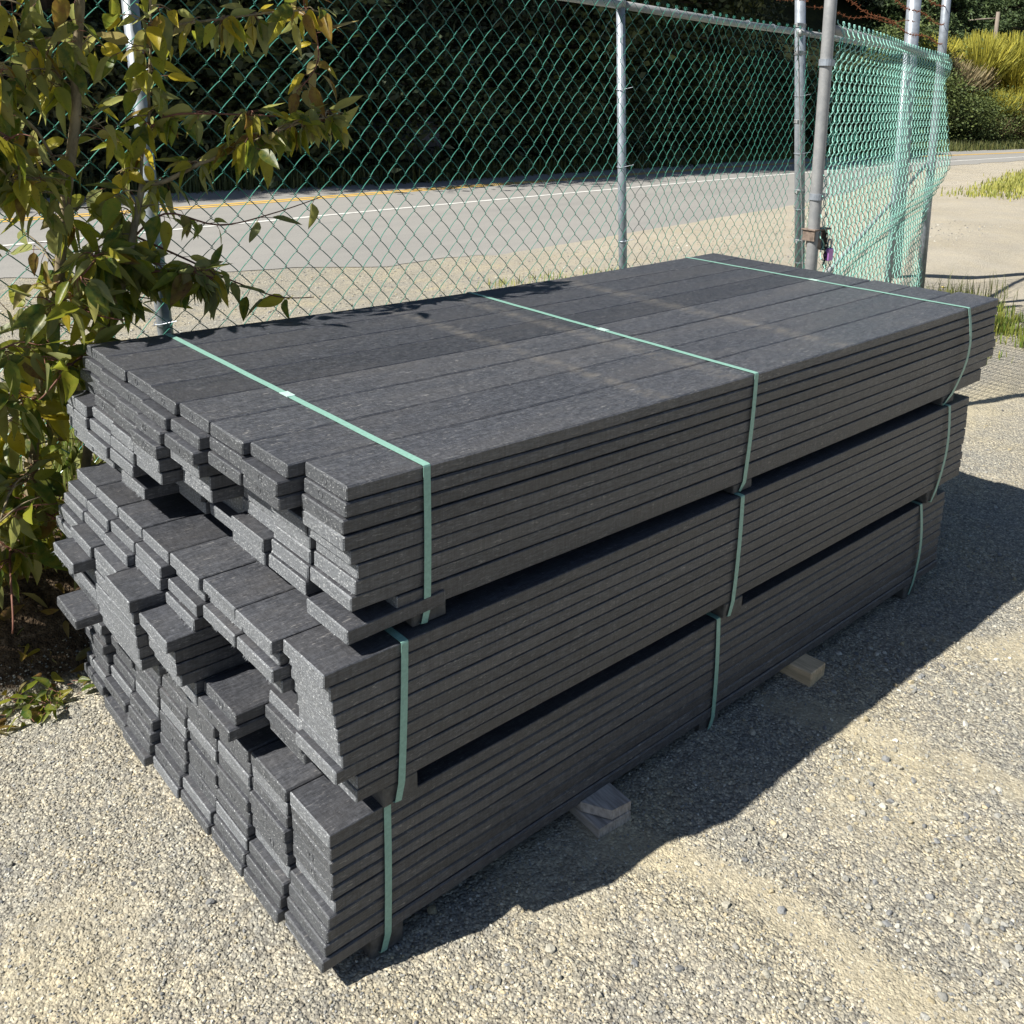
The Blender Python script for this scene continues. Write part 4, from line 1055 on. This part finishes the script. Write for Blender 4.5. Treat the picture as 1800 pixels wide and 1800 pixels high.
poplar(57, (.0, 1.38, 0.15), [
    ([(.0,1.37,.2),(-.005,1.36,.385),(.03,1.36,.61),(.076,1.36,.893),(.103,1.36,.969),(.131,1.36,1.061),(.168,1.36,1.2),(.199,1.36,1.288)], .0145, .009, 13, .12, .09, LOWG, 'trunk'),
    ([(.199,1.36,1.288),(.251,1.32,1.291),(.333,1.29,1.338),(.418,1.28,1.376),(.515,1.27,1.422),(.634,1.26,1.46),(.789,1.25,1.48)], .008, .0018, 25, .06, .080, None, 'branch'),
    ([(.203,1.37,1.286),(.218,1.38,1.36),(.236,1.38,1.45),(.231,1.38,1.56),(.235,1.38,1.686),(.24,1.38,1.88),(.25,1.38,2.1)], .0045, .003, 22, .10, .085, None, 'branch'),
    ([(.215,1.37,1.42),(.274,1.32,1.47),(.355,1.30,1.478),(.472,1.28,1.476),(.597,1.27,1.471),(.71,1.26,1.46)], .0038, .0014, 20, .055, .078, None, 'branch'),
    ([(.234,1.37,1.70),(.307,1.32,1.714),(.42,1.30,1.736),(.557,1.28,1.761),(.675,1.27,1.772),(.72,1.27,1.75)], .0042, .002, 16, .03, .085, [.12, .2, .2, .16, .06, .14, .08, .04], 'branch'),
    ([(.675,1.27,1.772),(.700,1.27,1.72),(.69,1.27,1.66),(.66,1.27,1.60),(.624,1.27,1.545)], .003, .0016, 40, .0, .085, BROWN, 'branch'),
    ([(.675,1.27,1.772),(.66,1.27,1.80),(.62,1.27,1.83),(.66,1.26,1.88)], .003, .0016, 44, .0, .085, BROWN, 'branch'),
    ([(.145,1.36,1.11),(.24,1.30,1.205),(.368,1.28,1.172),(.507,1.27,1.195),(.695,1.26,1.235)], .0035, .0013, 13, .0, .082, None, 'branch'),
    ([(.16,1.36,1.15),(.285,1.28,1.079),(.383,1.25,1.02),(.504,1.22,.965),(.62,1.18,.95)], .0035, .0014, 18, .0, .088, [.25, .2, .1, .03, .28, .03, .01, .10], 'branch'),
    ([(.10,1.36,.96),(.16,1.28,1.05),(.25,1.22,1.06),(.32,1.17,1.04)], .004, .002, 34, .07, .09, LOWG, 'branch'),
    ([(.12,1.36,1.02),(.06,1.28,1.10),(.0,1.2,1.12),(-.05,1.15,1.08)], .004, .002, 30, .07, .095, LOWG, 'branch'),
    ([(.06,1.36,.80),(.0,1.25,.86),(-.09,1.18,.86),(-.16,1.13,.80)], .004, .002, 30, .09, .10, LOWG, 'branch'),
], 'young poplar whose forked branches reach over the stack, brown leaves at the tip')
poplar(83, (-.42, 1.34, 0.1), [
    ([(-.42,1.34,.1),(-.40,1.34,.5),(-.36,1.34,.9),(-.33,1.34,1.3),(-.30,1.34,1.7),(-.28,1.34,2.1)], .011, .005, 22, .19, .088, None, 'trunk'),
    ([(-.40,1.34,.4),(-.33,1.22,.5),(-.27,1.16,.5)], .004, .002, 34, .14, .095, LOWG, 'branch'),
    ([(-.37,1.34,.8),(-.28,1.24,.9),(-.20,1.2,.92)], .004, .002, 30, .12, .095, LOWG, 'branch'),
    ([(-.33,1.34,1.3),(-.22,1.26,1.4),(-.14,1.24,1.42)], .004, .002, 30, .10, .09, None, 'branch'),
], 'young poplar cut off by the left edge of the picture')

# low weed with lobed leaves by the trunk feet, and dead leaves on the soil
lw = Leaves(140)
root = empty('leafy_weed', (-.21, 1.10, float(terrain(-.21, 1.10))))
gg = np.random.default_rng(5)
for q in range(42):
    a = gg.uniform(0, 6.28); r_ = gg.uniform(0, .085)
    lw.add((-.21+r_*math.cos(a), 1.11+r_*math.sin(a)*.8, float(terrain(-.21, 1.11))+gg.uniform(.0, .06)), gg.uniform(.03, .055), hang=0.1, pal=[.2, .05, .0, .0, .45, 0, 0, .30])
lw.build(root); 
for ch in root.children: ch.location = -Vector(root.location)
tag(root, 'small bright green leafy weed at the edge of the soil, left of the stack', 'weed')
ld = Leaves(141)
for q in range(420):
    x = gg.uniform(-.7, .6); y = float(fence_y(x))-gg.uniform(-.15, .42)
    ld.add((x, y, float(terrain(x, y))+.006), gg.uniform(.03, .07), hang=0.0, pal=BROWN, petiole=.05)
V = np.vstack(ld.V); k = len(LV)
o = mesh_np('leaf_litter', V, (LQ[None]+(np.arange(ld.n)*k)[:, None, None]).reshape(-1, 4), M_leaf, smooth=True, cols=np.vstack(ld.C)*0.8+0.02)
tag(o, 'dry brown fallen leaves scattered on the soil by the fence', 'leaf litter', kind='stuff')

# ------------------------------------------------------------------ grass tufts
def blades(name, cxs, cys, per, h, spread, colA, colB, seed, label, cat, lean=0.35, w=0.004, extra=None, kind='stuff'):
    g = np.random.default_rng(seed); n = len(cxs)*per
    bx = np.repeat(cxs, per)+g.normal(0, spread, n); by = np.repeat(cys, per)+g.normal(0, spread, n)
    bz = terrain(bx, by); hh = np.repeat(g.uniform(.5, 1.1, len(cxs)), per)*h*g.uniform(.4, 1.15, n)
    a = g.uniform(0, 2*math.pi, n); ln = g.uniform(.1, 1, n)*lean*hh
    wx, wy_ = -np.sin(a)*w, np.cos(a)*w
    dx, dy = np.cos(a)*ln, np.sin(a)*ln
    V = np.stack([np.stack([bx-wx, by-wy_, bz-.005], -1), np.stack([bx+wx, by+wy_, bz-.005], -1),
                  np.stack([bx+dx*.4+wx*.8, by+dy*.4+wy_*.8, bz+hh*.6], -1), np.stack([bx+dx*.4-wx*.8, by+dy*.4-wy_*.8, bz+hh*.6], -1),
                  np.stack([bx+dx, by+dy, bz+hh], -1)], 1).reshape(-1, 3)
    i = np.arange(n)*5
    Q = np.stack([i, i+1, i+2, i+3], -1); T = np.stack([i+3, i+2, i+4], -1)
    t = g.random(n)[:, None]; c = np.array(colA)*(1-t)+np.array(colB)*t
    o = mesh_np(name, V, [Q, T], M_grass, cols=np.repeat(c, 5, 0))
    return tag(o, label, cat, kind=kind)
g = np.random.default_rng(66)
def scatter(n, xf, yf): 
    x = xf(n); return x, yf(x, n)
x = g.uniform(-1.5, 5.0, 520); y = fence_y(x)+np.abs(g.normal(0.1, 0.45, 520))+.03
blades('fence_weeds', x, y, 16, .11, .035, (0.10, 0.17, 0.03), (0.30, 0.30, 0.08), 1, 'low green and yellow weeds growing along the foot of the fence', 'weeds')
x = g.uniform(-.6, 5.5, 520); y = fence_y(x)+.5+np.abs(g.normal(0, .8, 520)); kk = vnoise(x*1.6+2, y*1.6) > -.1; x, y = x[kk], y[kk]
blades('sparse_roadside_grass', x, y, 26, .085, .09, (0.16, 0.25, 0.045), (0.42, 0.38, 0.13), 2, 'sparse grass patches in the gravel beyond the fence', 'grass')
x = g.normal(6.15, 0.42, 150); y = 1.62+.25*(x-6.15)+g.normal(0, .22, 150); kk = (y < fence_y(x)+.3)
blades('gate_side_grass', x[kk], y[kk], 26, .10, .06, (0.12, 0.22, 0.03), (0.34, 0.33, 0.07), 3, 'green grass patch beside the gate at the right', 'grass')
x = g.normal(6.75, 0.28, 40); y = 1.95+g.normal(0, .14, 40)
blades('tall_weeds', x, y, 9, .22, .05, (0.05, 0.07, 0.02), (0.20, 0.21, 0.06), 4, 'taller dark stalky weeds at the foot of the gate post', 'weeds', lean=.6, w=.0025)
x = g.uniform(16.2, 27, 420); y = 5.9+g.normal(0, .75, 420)+(x-18)*.30; kk = (y < 7.0+(x-20)*.26) & (y > 4.6); x, y = x[kk], y[kk]
blades('verge_grass', x, y, 20, .14, .25, (0.20, 0.24, 0.05), (0.42, 0.40, 0.10), 5, 'yellow green grass island in the gravel lot at right', 'grass', w=.012)
x = g.uniform(-15, 70, 5200); y = line_y(ROAD_FAR, x)+np.abs(g.normal(.2, .9, 5200))+.15
blades('road_verge', x, y, 12, .38, .2, (0.05, 0.075, 0.018), (0.15, 0.15, 0.045), 6, 'rough grass verge along the far side of the road', 'grass', w=.014)
# yellow flowers
for k_, (fx_, fy_, hz, lb) in enumerate([(6.62, 1.98, .15, 'yellow hawkweed flower standing above the grass beside the gate'), (6.55, 1.72, .09, 'lower yellow flower right of the tall hawkweed')]):
    rt = empty('yellow_flower', (fx_, fy_, float(terrain(fx_, fy_))))
    mb = MB(); mb.tube([(0, 0, 0), (.004, 0, hz*.5), (0, .003, hz)], .0018, 5); mb.build('stem', M_grass_s if False else M_barkred, rt)
    pv = []; pq = []
    for q in range(14):
        a = q/14*6.283; c_, s_ = math.cos(a), math.sin(a)
        b0 = len(pv); pv += [(c_*.002-s_*.003, s_*.002+c_*.003, hz), (c_*.002+s_*.003, s_*.002-c_*.003, hz), (c_*.019+s_*.004, s_*.019-c_*.004, hz+.006), (c_*.019-s_*.004, s_*.019+c_*.004, hz+.006)]
        pq.append((b0, b0+1, b0+2, b0+3))
    mesh_np('petals', np.array(pv), np.array(pq), simple('petal_yellow', (0.80, 0.62, 0.02), .6, 0, 50, .1), rt)
    tag(rt, lb, 'flower', 'yellow flowers beside the gate')

# ------------------------------------------------------------------ background woods
def cards(g, P, size, colA, colB, droop=0.0, asp=0.5):
    n = len(P); a = g.uniform(0, 2*math.pi, n); el = g.normal(-droop, 0.5, n)
    d = np.stack([np.cos(a)*np.cos(el), np.sin(a)*np.cos(el), np.sin(el)], -1)
    r_ = g.normal(0, 1, (n, 3)); w = np.cross(d, r_); w /= np.linalg.norm(w, axis=1)[:, None]
    s = size*g.uniform(.6, 1.4, (n, 1))
    V = np.stack([P, P+d*s*.5+w*s*asp*.5, P+d*s, P+d*s*.5-w*s*asp*.5], 1)
    t = g.random((n, 1)); c = np.array(colA)*(1-t)+np.array(colB)*t
    return V.reshape(-1, 3), (np.arange(n)*4)[:, None]+np.arange(4)[None], np.repeat(c, 4, 0)
def tree_proto(seed, h, rad, kind, colA, colB, ncl, per, size, name='forest_tree', crown0=0.02, trunk=True):
    g = np.random.default_rng(seed); root = empty(name)
    mb = MB()
    if trunk:
        mb.tube(smooth_path([(0, 0, -.6), (.05, .03, h*.35), (-.04, .06, h*.7), (0, 0, h*.96)], 4), np.linspace(.04*h**.7, .02, 13), 9)
        pass
    P = []; lb = mb
    for q in range(ncl):
        z = h*(crown0+(1-crown0)*g.random()**(1.15 if kind == 'conifer' else .8))
        t = z/h
        if kind == 'conifer': rr = rad*(1-t)**.75+.15
        else: rr = rad*math.sin(math.pi*min(max(.12+.85*t, .05), .97))**.6
        a = g.uniform(0, 2*math.pi); r1 = rr*g.uniform(.35, 1.05)
        c = np.array([r1*math.cos(a), r1*math.sin(a), z-(.25*r1 if kind == 'conifer' else 0)])
        if g.random() < .35: lb.tube([(0, 0, z), tuple(c*.55+np.array([0, 0, z])*.45), tuple(c)], [.03, .018, .006], 5)
        if kind == 'conifer':   # flat drooping spray
            L_ = g.uniform(.5, 1.0); d = np.array([math.cos(a), math.sin(a), -.35]); t2 = g.uniform(-.6, 1, per)[:, None]
            pp = c+d*t2*L_*.6+g.normal(0, 1, (per, 3))*np.array([.16, .16, .07])*(1.3-t2*.6)
        else: pp = c+g.normal(0, 1, (per, 3))*np.array([.34, .34, .24])*g.uniform(.6, 1.2)
        P.append(pp)
    P = np.vstack(P)
    V, Q, C = cards(g, P, size, colA, colB, .35 if kind == 'conifer' else .1, .34 if kind == 'conifer' else .6)
    if trunk: lb.build('trunk', M_trunk, root, smooth=True)
    mesh_np('crown', V, Q, M_forest, root, cols=C)
    return root
def copy_tree(o, parent=None):
    c = o.copy(); COL.objects.link(c)
    if parent: c.parent = parent
    for ch in o.children:
        copy_tree(ch, c)
    return c
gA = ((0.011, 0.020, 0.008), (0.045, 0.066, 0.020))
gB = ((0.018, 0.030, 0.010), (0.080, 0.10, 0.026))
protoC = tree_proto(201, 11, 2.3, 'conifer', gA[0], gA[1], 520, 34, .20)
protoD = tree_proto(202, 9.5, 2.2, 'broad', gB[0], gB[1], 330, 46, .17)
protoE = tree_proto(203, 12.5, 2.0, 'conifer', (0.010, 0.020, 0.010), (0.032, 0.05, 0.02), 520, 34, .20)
protoS = tree_proto(204, 2.6, 1.5, 'broad', (0.018, 0.030, 0.010), (0.055, 0.075, 0.020), 90, 60, .13, 'undergrowth_shrub', 0.0)
protoT = tree_proto(205, 1.9, 1.3, 'broad', (0.028, 0.036, 0.012), (0.085, 0.085, 0.028), 80, 60, .12, 'undergrowth_shrub', 0.0)
g = np.random.default_rng(90)
used = set()
def place(proto, x, y, rz, sc, label, cat, group):
    o = proto if id(proto) not in used else copy_tree(proto)
    used.add(id(proto))
    o.location = (x, y, float(terrain(x, y))-.05); o.rotation_euler[2] = rz; o.scale = (sc, sc, sc)
    tag(o, label, cat, group); return o
def mass(name, items, label, cat):
    """a whole wood or thicket as one object: every crown and trunk of `items` (proto, x, y, turn, size)"""
    VV = {0: [], 1: []}; QQ = {0: [], 1: []}; CC = []; n0 = [0, 0]
    data = {}
    for pr in {id(i[0]): i[0] for i in items}.values():
        for ch in pr.children:
            me = ch.data; nv = len(me.vertices); co = np.empty(nv*3, np.float32); me.vertices.foreach_get('co', co)
            if ch.name.startswith('crown'):
                cl = np.empty(nv*4, np.float32); me.color_attributes['Col'].data.foreach_get('color', cl)
                data[(id(pr), 0)] = (co.reshape(-1, 3), np.arange(nv).reshape(-1, 4), cl.reshape(-1, 4)[:, :3])
            else:
                q = [tuple(p.vertices) for p in me.polygons if len(p.vertices) == 4]
                data[(id(pr), 1)] = (co.reshape(-1, 3), np.array(q), None)
    V = []; Q = []; C = []; fm = []; n = 0
    for pr, x, y, rz, sc in items:
        z = float(terrain(x, y))-.05; c_, s_ = math.cos(rz)*sc, math.sin(rz)*sc
        for k in (0, 1):
            if (id(pr), k) not in data: continue
            v, q, cl = data[(id(pr), k)]
            V.append(np.stack([v[:, 0]*c_-v[:, 1]*s_+x, v[:, 0]*s_+v[:, 1]*c_+y, v[:, 2]*sc+z], -1))
            Q.append(q+n); n += len(v); fm += [k]*len(q)
            C.append(cl if cl is not None else np.full((len(v), 3), .05))
    o = mesh_np(name, np.vstack(V), np.vstack(Q), [M_forest, M_trunk], fmat=fm, cols=np.vstack(C))
    return tag(o, label, cat, kind='stuff')
items = []
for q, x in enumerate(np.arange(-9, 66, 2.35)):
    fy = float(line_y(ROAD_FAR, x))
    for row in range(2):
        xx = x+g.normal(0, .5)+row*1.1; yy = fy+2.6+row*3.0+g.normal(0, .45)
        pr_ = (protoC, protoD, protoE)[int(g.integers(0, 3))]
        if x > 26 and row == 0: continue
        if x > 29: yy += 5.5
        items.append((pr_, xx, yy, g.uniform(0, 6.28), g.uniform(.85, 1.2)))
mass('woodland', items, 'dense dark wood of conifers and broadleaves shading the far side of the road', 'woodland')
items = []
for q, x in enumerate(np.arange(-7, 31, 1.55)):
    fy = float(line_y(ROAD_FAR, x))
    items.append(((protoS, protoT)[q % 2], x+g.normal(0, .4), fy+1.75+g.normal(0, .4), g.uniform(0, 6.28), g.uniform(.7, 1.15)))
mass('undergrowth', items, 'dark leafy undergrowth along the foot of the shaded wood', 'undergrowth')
for pr in (protoC, protoE, protoS, protoT):
    for ch in list(pr.children): bpy.data.objects.remove(ch)
    bpy.data.objects.remove(pr)
# a tree whose bare trunk shows through the fence
protoD.location = (7.0, 16.1, float(terrain(7.0, 16.1))-.1); protoD.scale = (1.1, 1.1, 1.1)
tag(protoD, 'tree with a visible brown trunk at the wood edge, behind the poplar branches', 'tree')
# sunlit bushes and trees at the far right
def broom(seed, n, h, rad, colA, colB, name='broom_shrub'):
    g = np.random.default_rng(seed); root = empty(name)
    cc = g.normal(0, .42, (9, 2))*rad; ci = g.integers(0, 9, n); b = cc[ci]+g.normal(0, .08, (n, 2))*rad; hs = g.uniform(.55, 1.1, 9)[ci]; a = g.uniform(0, 2*math.pi, n); ln = g.uniform(.5, 1, n)*h*hs; spread = g.uniform(0, .75, n)*rad
    p0 = np.stack([b[:, 0], b[:, 1], np.full(n, -.1)], -1)
    base_r = g.random(n)[:, None]
    tip = np.stack([b[:, 0]+np.cos(a)*spread, b[:, 1]+np.sin(a)*spread, ln*(1-.25*(spread/rad)**2)], -1)
    st = p0+(tip-p0)*(.35+.5*base_r); d = (tip-st); w = np.cross(d, g.normal(0, 1, (n, 3))); w /= np.linalg.norm(w, axis=1)[:, None]; w *= .022
    V = np.stack([st-w, st+w, tip+w*.3, tip-w*.3], 1).reshape(-1, 3)
    t = g.random((n, 1)); c = np.array(colA)*(1-t)+np.array(colB)*t
    mesh_np('foliage', V, (np.arange(n)*4)[:, None]+np.arange(4)[None], M_forest, root, cols=np.repeat(c, 4, 0))
    mb = MB()
    for q in range(14): mb.tube([tuple(p0[q]), tuple((p0[q]+tip[q])/2)], [.03, .01], 5)
    mb.build('stems', M_trunk, root)
    return root
bA = broom(301, 9000, 2.3, 1.8, (0.22, 0.23, 0.035), (0.48, 0.43, 0.06))
bB = broom(302, 9000, 2.0, 1.6, (0.26, 0.25, 0.03), (0.55, 0.44, 0.05))
bC = broom(303, 8000, 1.9, 1.5, (0.14, 0.12, 0.06), (0.34, 0.27, 0.15), 'dry_shrub')
def put(o, x, y, z, sc, lab, cat, grp=None):
    o.location = (x, y, z); o.scale = (sc, sc, sc); tag(o, lab, cat, grp); return o
def T(x, y): return float(terrain(x, y))
put(bA, 45.6, 18.6, 2.3, 1.15, 'yellow green broom bush higher on the bank at far right', 'bush')
put(bB, 47.6, 17.0, 1.0, 1.15, 'brightest yellow broom bush at the right edge of the picture', 'bush')
put(bC, 45.6, 16.4, -.1, 1.1, 'dry brown twiggy shrub low on the bank under the yellow broom', 'bush')
x_ = copy_tree(bA); put(x_, 44.6, 17.3, .6, .8, 'smaller olive broom bush left of the brightest yellow one', 'bush')
x_ = copy_tree(bC); put(x_, 42.0, 18.6, 1.6, 1.2, 'dull brown bramble shrub between the gate post and the yellow broom', 'bush')
x_ = copy_tree(bC); put(x_, 48.8, 16.1, -.1, 1.0, 'dry straw coloured shrub at the right edge, low by the road', 'bush')
pg1 = tree_proto(401, 6.5, 2.6, 'conifer', (0.035, 0.065, 0.026), (0.10, 0.15, 0.05), 420, 60, .17, 'cedar_tree')
put(pg1, 51.5, 20.0, 1.8, 1.0, 'sunlit green cedar at the top right corner behind the pole', 'tree')
x_ = copy_tree(pg1); put(x_, 49.5, 22.5, 3.4, 1.2, 'sunlit green cedar higher behind the utility pole', 'tree')
x_ = copy_tree(pg1); x_.rotation_euler[2] = 2; put(x_, 46.5, 22.5, 2.6, 1.15, 'dim green cedar above the yellow green broom bush', 'tree')
pg2 = tree_proto(402, 2.4, 1.5, 'broad', (0.045, 0.075, 0.02), (0.13, 0.165, 0.04), 90, 80, .10, 'green_shrub', 0.0)
put(pg2, 38.9, 17.4, .1, 1.1, 'fresh green shrub just right of the gate post, across the road', 'bush')
x_ = copy_tree(pg2); put(x_, 41.0, 16.6, -.1, .8, 'low green shrub at the road edge under the dry brambles', 'bush')
x_ = copy_tree(pg2); x_.rotation_euler[2] = 2; put(x_, 43.3, 16.9, -.1, .9, 'rounded olive shrub at the road edge below the yellow broom', 'bush')
x_ = copy_tree(pg2); x_.rotation_euler[2] = 4; put(x_, 40.3, 19.4, 1.6, 1.3, 'taller olive shrub on the bank just right of the gate post', 'bush')
# utility pole and cables
up = empty('utility_pole', (48.6, 19.2, 2.0))
mb = MB(); mb.tube([(0, 0, -1.5), (.02, 0, 1.5), (0, 0, 4.05)], [.11, .10, .085], 12); mb.build('pole', M_pole, up, smooth=True)
mb = MB(); mb.tube([(0, .1, 3.75), (-.25, -.35+1.0, 3.72), (-.5, 1.15, 3.66)], .035, 6); mb.build('crossarm', M_pole, up, smooth=True)
tag(up, 'grey wooden utility pole with a short side arm on the bank at top right', 'utility pole')
M_cable = simple('black_cable', (0.03, 0.03, 0.032), .6)
for q, (z0, sg) in enumerate(((3.50, .35), (3.75, .25))):
    t = np.linspace(0, 1, 60); p = np.array([8, 19.0, z0+.4])*(1-t[:, None])+np.array([80, 10.0, z0+1.2])*t[:, None]
    p = np.stack([20+60*t, 20.0-6.0*t, z0-sg*4*t*(1-t)+0*t], -1)
    mb = MB(); mb.tube(p, .016, 5)
    tag(mb.build('overhead_cable', M_cable), ('lower' if q == 0 else 'upper')+' black overhead cable strung in front of the far bushes', 'cable')
# rock half hidden in the shaded verge
bv, bf = ico2(); gv = np.random.default_rng(8)
bv = bv*(1+gv.normal(0, .09, (len(bv), 1)))*np.array([1.0, .7, .62])
o = mesh_np('boulder', bv, bf, M_rock); o.location = (10.9, 15.6, .55)
tag(o, 'dull blue grey boulder in the shade of the wood across the road', 'boulder')
